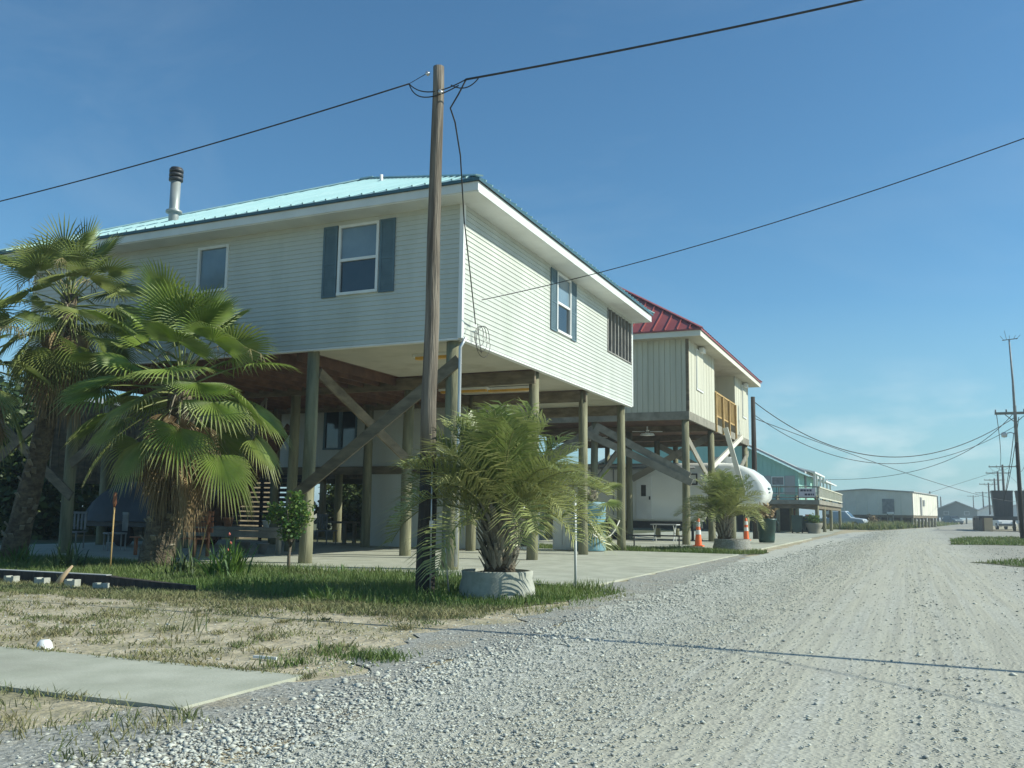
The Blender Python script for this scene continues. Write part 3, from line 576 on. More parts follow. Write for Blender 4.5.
for x in (-7.78, -11.4, -15.2):
    for y in (35.2, 40.2, 45.2, 49.2): stilt(H2, x, y, HB-.3, .15, mt=M['stilt'])
for a, b_ in (((-7.6, 35.06, 2.6), (-11.3, 35.06, 4.6)), ((-11.9, 35.0, 4.4), (-7.5, 35.0, 2.35)), ((-15.2, 35.05, 2.0), (-11.2, 35.05, 4.4)), ((-7.7, 40.4, 2.8), (-7.7, 45.0, 4.5)), ((-7.7, 45.3, 2.8), (-7.7, 49.8, 4.4)), ((-11.5, 40.2, 4.5), (-11.4, 35.4, 2.4)), ((-11.4, 35.1, 4.5), (-15.0, 35.1, 2.4)), ((-7.9, 35.3, 4.4), (-7.9, 40.0, 2.8)), ((-11.3, 40.3, 2.7), (-7.9, 40.3, 4.5)), ((-11.3, 45.3, 4.5), (-7.9, 45.3, 2.7))):
    j = MB(); j.bar(a, b_, .06, .28); j.build('cross_brace', M['greywood'], H2)
for a, b_ in (((-7.2, 40.5, 4.9), (-6.5, 40.5, 2.2)), ((-7.0, 43.6, 4.75), (-7.75, 40.3, 3.2))):
    j = MB(); j.bar(a, b_, .1, .2); j.build('leaning_board', M['creamwall'], H2)
for x, y, z in ((-9.6, 36.5, 4.3), (-12.2, 37.5, 4.2)):
    j = MB(); j.lathe([(.03, .35), (.04, .1), (.25, .08), (.3, 0), (.0, -.03)], (x, y, z), 14)
    for k in range(4): a = k*1.57+.3; j.bar((x+.1*math.cos(a), y+.1*math.sin(a), z+.15), (x+.6*math.cos(a), y+.6*math.sin(a), z+.15), .12, .015)
    j.build('ceiling_fan', M['white'], H2)

# ------------------------------------------------------------------ aqua house three
H3 = empty('raised_house', (-7.3, 70, 0), 'aqua raised house with a front deck carrying a small lettered sign', 'house')
TX, TY0, TY1, TZ = -7.3, 70.0, 86.0, 2.3
def top3(x): return 4.35 + (TX-x)*.50
w = MB(); nseg = 26; xs = [TX-8*i/nseg for i in range(nseg+1)]
for i in range(nseg):
    a, b = xs[i+1], xs[i]; w.add([(a, TY0, TZ), (b-.04, TY0, TZ), (b-.04, TY0, top3(b)), (a, TY0, top3(a))], [(0, 1, 2, 3)]); w.add([(b-.04, TY0, TZ), (b-.04, TY0+.02, TZ), (b-.04, TY0+.02, top3(b)), (b-.04, TY0, top3(b)), (b, TY0+.02, TZ), (b, TY0+.02, top3(b))], [(0, 1, 2, 3), (1, 4, 5, 2)])
for i in range(nseg):
    a, b = xs[i+1]-8, xs[i]-8; za = top3(TX-8-(TX-8-a)*-1) ; za = 8.35-(TX-8-a)*.5; zb = 8.35-(TX-8-b)*.5; w.add([(a, TY0, TZ), (b, TY0, TZ), (b, TY0, zb), (a, TY0, za)], [(0, 1, 2, 3)])
w.box((TX-16, TY0+.03, TZ), (TX, TY1, 4.3)); w.build('wall', M['teal'], H3)
r_ = MB()
for s0, s1 in (((TX+.5, 4.2), (TX-8, 8.5)), ((TX-16.5, 4.2), (TX-8, 8.5))):
    P = [(s0[0], TY0-.5, s0[1]), (s1[0], TY0-.5, s1[1]), (s1[0], TY1+.5, s1[1]), (s0[0], TY1+.5, s0[1])]; r_.add(P+[(p[0], p[1], p[2]+.16) for p in P], [(0, 1, 2, 3), (4, 5, 6, 7), (0, 1, 5, 4), (1, 2, 6, 5), (2, 3, 7, 6), (3, 0, 4, 7)])
r_.build('roof', M['greyroof'], H3)
for y0, y1, z in ((70.6, 79, 4.45), (80, 92, 4.15)):
    P = [(-7.5, y0, z+.15), (-6.2, y0, z-.2), (-6.2, y1, z-.2), (-7.5, y1, z+.15)]; r_ = MB(); r_.add(P+[(p[0], p[1], p[2]+.12) for p in P], [(3, 2, 1, 0), (4, 5, 6, 7), (0, 1, 5, 4), (1, 2, 6, 5), (2, 3, 7, 6), (3, 0, 4, 7)]); r_.build('porch_roof', M['white'], H3)
for y in (71.3, 73.0, 76, 79, 82.5, 86): j = MB(); j.box((-6.4, y-.07, 2.4), (-6.26, y+.07, 4.25)); j.build('porch_post', M['white'], H3)
window(H3, 'x', TY0, -9.2, -8.3, 2.75, 4.0, -1, sashes=2, mglass=M['greybox'])
j = MB(); j.box((-10.15, TY0-.06, 2.7), (-9.25, TY0-.01, 4.05)); j.build('shutter', M['greyroof'], H3); j = MB(); j.box((-8.25, TY0-.06, 2.7), (-7.55, TY0-.01, 4.05)); j.build('shutter', M['greyroof'], H3)
j = MB(); j.box((TX+.01, 74, 2.4), (TX+.06, 75, 4.2)); j.build('door', M['greybox'], H3)
d = MB(); d.box((-15, 68, 2.0), (-5.75, 70, 2.3)); d.box((-7.29, 70, 2.0), (-5.75, 92, 2.3)); d.build('deck', M['greywood'], H3)
d = MB(); d.box((-15, 68.3, 1.7), (-5.9, 68.5, 1.99)); d.box((-6.05, 68.5, 1.7), (-5.9, 92, 1.99)); d.box((-7.2, 70, 1.7), (-7.0, 92, 1.99)); d.build('deck_beam', M['timber'], H3)
d = MB(); d.box((-15, 67.98, 3.15), (-5.72, 68.06, 3.24)); d.box((-15, 68.0, 2.42), (-5.78, 68.05, 2.5)); d.box((-15, 68, 2.75), (-5.8, 68.04, 2.8))
for k in range(8): d.box((-15+k*1.31-.04, 68.0, 2.3), (-15+k*1.31+.04, 68.07, 3.15))
d.build('deck_railing', M['greywood'], H3)
d = MB(); d.box((-5.82, 68.06, 3.15), (-5.7, 92, 3.24)); d.box((-5.80, 68.1, 2.42), (-5.74, 92, 2.52))
for k in range(60): y = 68.2+k*.4; d.box((-5.79, y-.07, 2.52), (-5.75, y+.07, 3.15))
d.build('deck_railing', M['lightpanel'], H3)
sg = MB(); sg.box((-7.1, 67.93, 2.5), (-5.98, 67.96, 3.1)); sgo = sg.build('sign_board', M['sign'], H3)
tx = MB()
for x0, x1, z in ((-6.99, -6.82, 2.88), (-6.78, -6.62, 2.88), (-6.57, -6.43, 2.88), (-6.38, -6.24, 2.88), (-6.70, -6.54, 2.6), (-6.49, -6.33, 2.6), (-6.29, -6.20, 2.6), (-6.16, -6.08, 2.6)): tx.box((x0, 67.915, z), (x1, 67.929, z+.13))
tx.build('sign_lettering', M['ink'], sgo)
for y in (68.5, 74.5, 81, 91.5):
    for x in (-5.98,) if y > 69 else (-5.98, -7.3, -8.6, -10, -11.6): stilt(H3, x, y, 1.98, .13)
for x in (-8.2, -9.6, -11): stilt(H3, x, 73, 2.28, .14)
d = MB(); d.box((-16, 76, .02), (-8.0, 76.2, 2.28)); d.build('ground_level_room', M['darkmetal'], H3)

# ------------------------------------------------------------------ long cream building on piers
HC = empty('storage_building', (.3, 117, 0), 'long cream flat-roofed building raised on dark short piers beyond the weeds', 'building')
w = MB(); panel_wall(w, 'x', 117, -9.5, .3, 1.45, 4.05, 1.2, -1, .03, holes=()); panel_wall(w, 'y', .3, 117, 136, 1.45, 4.05, 1.5, 1, .03)
w.add([(-9.5, 117, 4.05), (.3, 117, 4.05), (-4.8, 117, 4.4)], [(0, 1, 2)]); w.box((-9.5, 117.1, 1.45), (.25, 136, 4.0)); w.build('wall', M['creamwall'], HC)
w = MB(); P = [(-9.7, 116.8, 4.05), (-4.8, 116.8, 4.42), (.5, 116.8, 4.07), (.5, 136.2, 4.07), (-4.8, 136.2, 4.42), (-9.7, 136.2, 4.05)]; w.add(P+[(p[0], p[1], p[2]+.1) for p in P], [(0, 1, 4, 5), (1, 2, 3, 4), (6, 7, 10, 11), (7, 8, 9, 10), (0, 1, 7, 6), (1, 2, 8, 7), (2, 3, 9, 8)]); w.build('roof', M['greyroof'], HC)
w = MB(); w.box((-3.0, 116.9, 1.6), (-1.7, 116.96, 3.3)); w.build('door', M['greybox'], HC)
w = MB(); w.box((.34, 122, 1.5), (.42, 123, 3.6)); w.box((.34, 124, 2.6), (.42, 125.2, 3.3)); w.build('side_door', M['greybox'], HC)
w = MB(); w.box((-9.5, 117.05, 1.15), (.3, 117.2, 1.44)); w.box((.1, 117.2, 1.15), (.28, 136, 1.44)); w.build('rim_beam', M['timber'], HC)
for k in range(9): stilt(HC, -9.3+k*1.18, 117.4, 1.2, .14, 'pier', M['greywood'])
for k in range(7): stilt(HC, .12, 119.5+k*2.6, 1.2, .14, 'pier', M['greywood'])
w = MB(); w.box((-9.3, 121, 0), (-.4, 121.2, 1.15)); w.build('skirting', M['darkmetal'], HC)

HC.rotation_euler.z = R(-9)
# ------------------------------------------------------------------ far houses
def gable_house(x0, x1, y0, y1, zb, zt, zr, label, wm, rm, along='y'):
    h = empty('far_house', (x0, y0, 0), label, 'house')
    w = MB(); w.box((x0, y0, zb), (x1, y1, zt)); xm = (x0+x1)/2
    w.add([(x0, y0, zt), (x1, y0, zt), (xm, y0, zr), (x0, y1, zt), (x1, y1, zt), (xm, y1, zr)], [(0, 1, 2), (3, 5, 4)]); w.build('wall', wm, h)
    r_ = MB()
    for sx in (x0-.4, x1+.4):
        P = [(sx, y0-.4, zt-.15), (xm, y0-.4, zr+.05), (xm, y1+.4, zr+.05), (sx, y1+.4, zt-.15)]; r_.add(P+[(p[0], p[1], p[2]+.2) for p in P], [(0, 1, 2, 3), (4, 5, 6, 7), (0, 1, 5, 4), (1, 2, 6, 5), (2, 3, 7, 6), (3, 0, 4, 7)])
    r_.build('roof', rm, h)
    for k in range(2):
        xw = x0+(x1-x0)*(.25+.5*k); window(h, 'x', y0, xw-.5, xw+.5, zb+(zt-zb)*.35, zt-.3, -1, sashes=1)
    if zb > .6:
        for k in range(5): stilt(h, x0+.2+(x1-x0-.4)*k/4, y0+.3, zb, .15, 'pier', M['greywood'])
    return h
gable_house(5.2, 13.2, 225, 238, 1.3, 3.0, 4.7, 'far grey gabled house where the road bends out of sight', M['greyhouse'], M['greyroof'])
gable_house(15.5, 21, 260, 268, .0, 3.0, 4.4, 'small far white house right of the grey gabled one', M['white'], M['greyroof'])
gable_house(-2.5, 3.5, 250, 262, .8, 2.6, 3.4, 'low far dark shed left of the grey gabled house', M['darkmetal'], M['greyroof'])
gable_house(22.5, 29, 280, 292, .0, 3.4, 4.8, 'far pale blue house behind the dark raised tanks', M['silver'], M['greyroof'])
gable_house(-14, -6, 300, 312, .5, 3.2, 5.0, 'distant grey house hidden behind the cream building', M['greyhouse'], M['greyroof'])

# ------------------------------------------------------------------ right-hand platform with tanks
PF = empty('tank_platform', (6, 100, 0), 'dark raised steel platform on posts at the right edge', 'platform')
b = MB(); b.box((6.0, 100, 1.28), (22, 108, 1.42)); b.build('deck', M['tankm'], PF)
b = MB(); b.box((6.0, 99.9, 1.05), (22, 100.05, 1.27)); b.box((6.0, 107.8, 1.05), (22, 108, 1.27)); b.build('beam', M['darkmetal'], PF)
for k in range(5):
    b = MB(); b.box((9.5+k*3, 100.2, 0), (9.75+k*3, 100.45, 1.04)); b.build('post', M['darkmetal'], PF)
    b = MB(); b.box((9.5+k*3, 107.4, 0), (9.75+k*3, 107.65, 1.04)); b.build('post', M['darkmetal'], PF)
def tank(loc, label):
    t_ = empty('tank', loc, label, 'tank', 'dark tanks on the steel platform'); x, y, z = loc; b = MB()
    b.add([(x-.78, y-.7, z), (x+.78, y-.7, z), (x+.78, y+.7, z), (x-.78, y+.7, z), (x-.95, y-.85, z+2.35), (x+.85, y-.85, z+2.35), (x+.85, y+.85, z+2.35), (x-.95, y+.85, z+2.35)], [(0, 3, 2, 1), (4, 5, 6, 7), (0, 1, 5, 4), (1, 2, 6, 5), (2, 3, 7, 6), (3, 0, 4, 7)]); b.build('shell', M['tankm'], t_)
    b = MB()
    for k in range(5): q = -.7+k*.35; b.bar((x+q, y-.74, z+.02), (x+q*1.08, y-.90, z+2.33), .06, .05, (0, 1, 0))
    b.build('ribs', M['darkmetal'], t_); b = MB(); b.box((x-.98, y-.9, z+2.36), (x+.9, y+.9, z+2.45)); b.build('lid', M['darkmetal'], t_); return t_
tank((8.25, 102, 1.42), 'left dark tapered tank on the steel platform, clear of the tall pole')
tank((10.35, 102, 1.42), 'right dark tapered tank on the steel platform, cut by the photo edge')
b = empty('shed_box', (6.3, 97, 0), 'low box beside the steel platform, shade painted into its brown side, tan end brighter', 'crate'); q = MB(); q.box((6.25, 97, .0), (6.95, 97.1, 1.25)); q.build('end_panel', M['tan'], b); q = MB(); q.box((6.1, 97.1, .0), (6.95, 112, 1.25)); q.build('side_panel', M['brown'], b)

# ------------------------------------------------------------------ vehicles
def vehicle(name, loc, rz, label, paint, pickup=True, cat='pickup truck'):
    v = empty(name, (0, 0, 0), label, cat)
    L = 5.2; W2 = .92
    prof = [(-2.6, .45), (-2.6, 1.0), (-.75, 1.05), (-.6, 1.72), (.75, 1.75), (1.35, 1.12), (2.45, .98), (2.6, .75), (2.6, .42)] if pickup else [(-2.3, .4), (-2.35, .95), (-2.0, 1.1), (-1.6, 1.65), (.6, 1.68), (1.3, 1.1), (2.1, .95), (2.3, .7), (2.3, .38)]
    b = MB(); n = len(prof); ys = [(-W2, .10), (-W2+.12, 0), (W2-.12, 0), (W2, .10)]
    P = []
    for y, ins in ys:
        for x, z in prof: P.append((x*(1-ins*.3), y*(1 - max(0, z-1.0)*.22), z-(ins*.6 if z > .5 else -ins*.3)))
    F = [tuple(range(n-1, -1, -1)), tuple(3*n+i for i in range(n))]
    for k in range(3):
        for i in range(n): F.append((k*n+i, k*n+(i+1) % n, (k+1)*n+(i+1) % n, (k+1)*n+i))
    b.smooth = False; b.add(P, F); body = b.build('body', paint, v)
    g = MB()
    zt = 1.66; 
    for s in (-1, 1):
        y = s*(W2*.86+.03); y2 = s*(W2*.80)
        a0, a1, a2, a3 = (-.62, .95, -.48, .62) if pickup else (-1.7, 1.0, -1.4, .5)
        g.add([(a0, y*1.04, 1.12), (a1, y*1.04, 1.12), (a3, y2*1.02, 1.6), (a2, y2*1.02, 1.6)], [(0, 1, 2, 3)])
    fx0, fx1 = (1.30, .84) if pickup else (1.26, .70)
    g.add([(fx0+.03, -.78, 1.15), (fx0+.03, .78, 1.15), (fx1+.02, .68, 1.66), (fx1+.02, -.68, 1.66)], [(0, 1, 2, 3)]); g.build('window_glass', M['glass'], v)
    for x in (-1.6, 1.62):
        for s in (-1, 1):
            wv = MB(); yc = s*(W2-.06); wv.tube([(x, yc-.11, .36), (x, yc+.11, .36)], .36, 18); wo = wv.build('wheel', M['black'], v)
            wv = MB(); wv.tube([(x, yc-.115 if s < 0 else yc+.105, .36), (x, yc-.105 if s < 0 else yc+.115, .36)], .2, 12); wv.build('rim', M['alu'], wo)
    for s in (-1, 1):
        wv = MB(); wv.box((prof[6][0]-.02, s*.65-.14, .72), (prof[7][0]+.015, s*.65+.14, .86)); wv.build('headlight', M['white'], v)
    b = MB(); b.box((prof[-1][0]-.1, -.85, .45), (prof[-1][0]+.06, .85, .6)); b.build('bumper', M['darkmetal'], v)
    v.location = loc; v.rotation_euler.z = rz; return v
vehicle('pickup_truck', (-6.6, 100, 0), R(-8), 'silver blue pickup parked between the aqua house and the cream building', M['silver'])
vehicle('parked_car', (9.3, 118, 0), R(-80), 'white car parked under the dark raised platform', M['white'], False, 'car')
vehicle('parked_car', (12.2, 120, 0), R(-95), 'grey car parked right of the white one under the platform', M['greybox'], False, 'car')
vehicle('parked_car', (7.6, 205, 0), R(-60), 'far small dark blue car where the road bends out of sight', M['shutter'], False, 'car')

# ------------------------------------------------------------------ camper
RV = empty('camper_trailer', (-11, 42, 0), 'white fifth-wheel camper parked under the red-roofed house, rounded nose to the road', 'camper')
prof = [(-16.6, .85), (-16.7, 3.2), (-16.5, 3.42), (-7.4, 3.42), (-6.9, 3.38), (-6.4, 3.2), (-6.0, 2.92), (-5.7, 2.55), (-5.6, 2.2), (-5.66, 1.9), (-5.85, 1.66), (-6.2, 1.55), (-8.4, 1.5), (-8.7, .85)]
def camper_shell(x_from, grow, name, mt, parent):
    b = MB(); b.smooth = True
    cx, cz = -9.5, 2.3; n = len(prof); loops = [(40.8, .22), (40.86, .08), (41.02, 0), (43.0, 0), (43.14, .08), (43.2, .22)]; P = []
    for y, ins in loops:
        for x, z in prof:
            d = Vector((x-(-8 if x > -9 else -14), z-2.3)); d = d.normalized()*ins if d.length else d
            P.append((x-d.x*(1.5 if x > -8 else 1), y, z-d.y))
    F = [tuple(range(n)), tuple(5*n+i for i in range(n-1, -1, -1))]
    for k in range(5):
        for i in range(n): F.append((k*n+(i+1) % n, k*n+i, (k+1)*n+i, (k+1)*n+(i+1) % n))
    b.add(P, F); return b.build(name, mt, parent)
shell = camper_shell(0, 0, 'body', M['camper'], RV)
b = MB(); b.box((-11.25, 40.76, .95), (-10.55, 40.80, 2.85)); dr = b.build('door', M['white'], RV); b = MB(); b.box((-11.02, 40.745, 1.95), (-10.8, 40.758, 2.45)); b.build('pane', M['glass'], dr); b = MB(); b.box((-10.66, 40.72, 1.8), (-10.6, 40.758, 1.95)); b.build('handle', M['darkmetal'], dr)
for x0, x1, z0, z1 in ((-9.0, -8.5, 2.45, 2.95), (-15, -14.2, 2.1, 2.8)): window(RV, 'x', 40.80, x0, x1, z0, z1, -1, M['darkmetal'], 1)
b = MB(); b.tube([(-16.2, 40.72, 3.2), (-8.6, 40.72, 3.2)], .05, 8); b.tube([(-12.3, 40.74, 3.15), (-12.3, 40.74, 1.1)], .02, 6); b.build('awning', M['greybox'], RV)
b = MB(); b.box((-8.1, 41.6, 3.42), (-7.1, 42.4, 3.66)); b.box((-8.0, 41.7, 3.66), (-7.2, 42.3, 3.72)); b.build('air_conditioner', M['white'], RV)
b = MB(); b.box((-16.5, 40.95, .55), (-8.75, 43.0, .84)); b.build('chassis', M['darkmetal'], RV)
for x in (-13.4, -12.4):
    for y in (41.05, 42.95):
        b = MB(); b.tube([(x, y-.12, .4), (x, y+.12, .4)], .36, 18); wo = b.build('wheel', M['black'], RV); b = MB(); b.tube([(x, y-.13, .4), (x, y-.122, .4)], .2, 12); b.build('rim', M['alu'], wo)
for y in (41.3, 42.7): b = MB(); b.box((-8.9, y-.05, .05), (-8.8, y+.05, .85)); b.box((-8.98, y-.12, .045), (-8.72, y+.12, .07)); b.build('landing_leg', M['darkmetal'], RV)
b = MB(); b.tube([(-6.6, 42, 1.55), (-6.6, 42, 1.2)], .06, 8); b.box((-6.75, 41.85, 1.1), (-6.45, 42.15, 1.2)); b.build('kingpin', M['darkmetal'], RV)
b = MB(); b.box((-5.64, 41.6, 2.28), (-5.58, 42.1, 2.36)); b.box((-5.62, 41.7, 2.14), (-5.57, 42.0, 2.19)); b.build('nose_emblem', M['shutter'], RV)

# ------------------------------------------------------------------ palms
def fan_leaf(leaf, stalk, o, d, plen, Rr, nseg=34, spread=250, droop=.5, tipt=.6, base_t=0.0, roll=0, curl=0.25, sagp=.25, split=.46):
    """o: origin, d: unit direction of stalk start"""
    o = Vector(o); d = Vector(d).normalized(); pts = [o]; dd = d.copy(); k = 5
    for i in range(k):
        dd = (dd + Vector((0, 0, -sagp/k))).normalized(); pts.append(pts[-1]+dd*plen/k)
    stalk.tint = base_t; stalk.tube(pts, [.028, .022, .018, .015, .013, .011], 4, cap=False)
    h = pts[-1]; fwd = (dd + Vector((0, 0, -.15))).normalized(); side = fwd.cross(Vector((0, 0, 1)))
    side = side.normalized() if side.length > .05 else Vector((1, 0, 0)); up = side.cross(fwd).normalized()
    q = Matrix.Rotation(roll, 3, fwd); side = q @ side; up = q @ up
    sp_ = R(spread)/2
    def pt(a, r_, lift=0):
        # costapalmate blade: cupped, its rim folding back and hanging
        v = fwd*math.cos(a) + side*math.sin(a); u = r_/Rr
        p = h + fwd*(.10*Rr) + v*r_ + up*(lift + curl*r_*abs(math.sin(a))*.6 - .10*r_)
        p.z -= droop*(u**3)*Rr*.55
        return p
    for i in range(nseg):
        a0 = -sp_ + 2*sp_*i/nseg; a1 = -sp_ + 2*sp_*(i+1)/nseg; am = (a0+a1)/2; rr = Rr*(1-.22*(am/sp_)**2)*rnd.uniform(.93, 1.04); b_ = rr*split
        tt = min(1, max(0, base_t + rnd.uniform(-.05, .08)))
        wv = math.sin((a1-a0)/2); c0 = pt(am, .02*Rr)
        e0, e1, mm = pt(a0, b_), pt(a1, b_), pt(am, b_*1.02, -.028*Rr)
        rq = split+(1-split)*.5; hw_ = .5*split/rq*.8; e2, e3 = pt(am-(a1-a0)*hw_, rr*rq), pt(am+(a1-a0)*hw_, rr*rq); m2 = pt(am, rr*(rq+.02), -.02*Rr)
        tp = pt(am, rr*.97); tp += Vector((rnd.uniform(-.02, .02), rnd.uniform(-.02, .02), -droop*rnd.uniform(.05, .35)*Rr))
        tl = min(1, tt + tipt*rnd.uniform(.25, 1.1)); tm = min(1, tt + tipt*.18)
        leaf.add([c0, e0, mm, e1, e2, m2, e3, tp], [(0, 1, 2), (0, 2, 3), (1, 4, 5, 2), (2, 5, 6, 3), (4, 7, 5), (5, 7, 6)], [tt+.001, tt+.001, tt+.001, tt+.001, tm, tm, tm, tl])
def fan_palm(base, top, rb, rt, label, nl, Rr, plen, skirt, skz, seed, mleaf, tipt=.5, cat='palm tree', seg=34, extra=(), stalks=4, dmax=-35, split=.46):
    rnd.seed(seed); P = empty('fan_palm', base, label, cat); base = Vector(base); top = Vector(top)
    b = MB(); N = 14; pts = []; rad = []
    for i in range(N+1):
        u = i/N; p = base.lerp(top, u) + Vector((math.sin(u*2.6)*.12*(top-base).length*.25, 0, 0)); pts.append(p); rad.append(rb+(rt-rb)*min(1, u*1.5) + .012*math.sin(i*2.2))
    pts[0].z -= .1; b.tube(pts, rad, 16); b.build('trunk', M['ptrunk'], P)
    top = pts[-1]
    bt = MB()
    for i in range(46):
        u = rnd.uniform(.05 if rb < .4 else .35, .98); p = base.lerp(top, u) + Vector((math.sin(u*2.6)*.12*(top-base).length*.25, 0, 0)); a = rnd.uniform(0, 6.28); r0 = rb+(rt-rb)*min(1, u*1.5); dv = Vector((math.cos(a), math.sin(a), 0)); bt.tint = rnd.uniform(.05, .9)
        bt.bar(p+dv*r0*.8, p+dv*(r0+.07)+Vector((0, 0, .13)), .09, .025, dv)
    bt.build('leaf_bases', M['boot'], P)['kind'] = 'stuff'
    lf, sk = MB(), MB()
    for i in range(nl):
        u = (i+.5)/nl; el = R(80 - (80-dmax)*u**.85) + R(rnd.uniform(-8, 8)); a = i*2.39996 + rnd.uniform(-.25, .25)
        d = Vector((math.cos(a)*math.cos(el), math.sin(a)*math.cos(el), math.sin(el)))
        o = top + Vector((0, 0, -.1-.5*u)) + d*.08
        fan_leaf(lf, sk, o, d, plen*rnd.uniform(.8, 1.15)*(1-.25*max(0, .25-u)), Rr*rnd.uniform(.85, 1.08), seg, 230-40*u+rnd.uniform(-15, 15), .12+.5*u, tipt*(.45+.9*u), max(0, rnd.uniform(-.15, .12)+.12*u), rnd.uniform(-.5, .5), sagp=.15+.35*u, split=split)
    for (a, el, pl, r_, rl) in extra:
        a, el = R(a), R(el); d = Vector((math.cos(a)*math.cos(el), math.sin(a)*math.cos(el), math.sin(el))); fan_leaf(lf, sk, top+Vector((0, 0, -.1)), d, pl, r_, seg+8, 210, .15, .25, 0.0, R(rl), sagp=.1)
    lf.build('fronds', mleaf, P); sk.build('frond_stalks', M['petiole'], P)
    dl, ds = MB(), MB()
    for i in range(skirt):
        a = rnd.uniform(0, 6.28); u = rnd.random(); el = R(rnd.uniform(-82, -48)); d = Vector((math.cos(a)*math.cos(el), math.sin(a)*math.cos(el), math.sin(el)))
        o = top + Vector((0, 0, -.35-u*skz)) + Vector((math.cos(a), math.sin(a), 0))*rt*.8
        fan_leaf(dl, ds, o, d, plen*.45*rnd.uniform(.6, 1.1), Rr*.75*rnd.uniform(.7, 1.1), 20, 150, 1.0, .6, rnd.uniform(0, .5), rnd.uniform(-1, 1), sagp=.6)
    if skirt: dl.build('dead_skirt', M['dead'], P); ds.build('dead_stalks', M['boot'], P)
    fs = MB()
    for i in range(stalks):
        a = rnd.uniform(0, 6.28); fs.tint = .8; p = top.copy(); d = Vector((math.cos(a)*.4, math.sin(a)*.4, 1)).normalized(); pts = [p.copy()]
        for k in range(8): d = (d+Vector((math.cos(a)*.12, math.sin(a)*.12, -.2))).normalized(); p = p + d*.22*Rr*1.1; pts.append(p.copy())
        fs.tube(pts, [.014-.0012*k for k in range(9)], 4)
        for k in range(4, 9):
            for q in range(4): e = pts[k]+Vector((rnd.uniform(-.12, .12), rnd.uniform(-.12, .12), rnd.uniform(-.25, -.05))); fs.tube([pts[k], (pts[k]+e)/2+Vector((0, 0, .02)), e], .006, 3)
    if stalks: fs.build('flower_stalks', M['petiole'], P)
    return P
fan_palm((-13.5, 14.2, 0), (-13.1, 14.1, 3.75), .34, .22, 'stout low fan palm with broad glossy leaves and shaggy dead skirt, left of the sapling', 38, .98, 1.28, 46, 1.3, 11, M['fan'], .75, extra=((-60, 62, 1.05, 1.15, 0), (-20, 55, 1.0, 1.1, 20), (190, 50, 1.0, 1.0, -20), (-70, 5, 1.0, .95, 10), (-35, -5, 1.2, .95, 0), (-120, 0, 1.1, 1.0, -10), (-150, 20, 1.2, 1.0, 0)), dmax=-30)
fan_palm((-17.9, 14.6, 0), (-16.75, 14.5, 5.75), .27, .17, 'tall slanting fan palm rising to the eaves, behind the stout low one', 52, .92, .95, 34, 1.1, 12, M['fan2'], .3, seg=28, stalks=6, dmax=-60, split=.26)
fan_palm((-17.9, 13.0, 0), (-17.35, 13.0, 4.3), .22, .16, 'fan palm mostly cut off by the left photo edge, with orange dead fronds', 20, .75, .8, 26, 1.0, 13, M['fan2'], .5, seg=22, stalks=2, dmax=-60, split=.28)

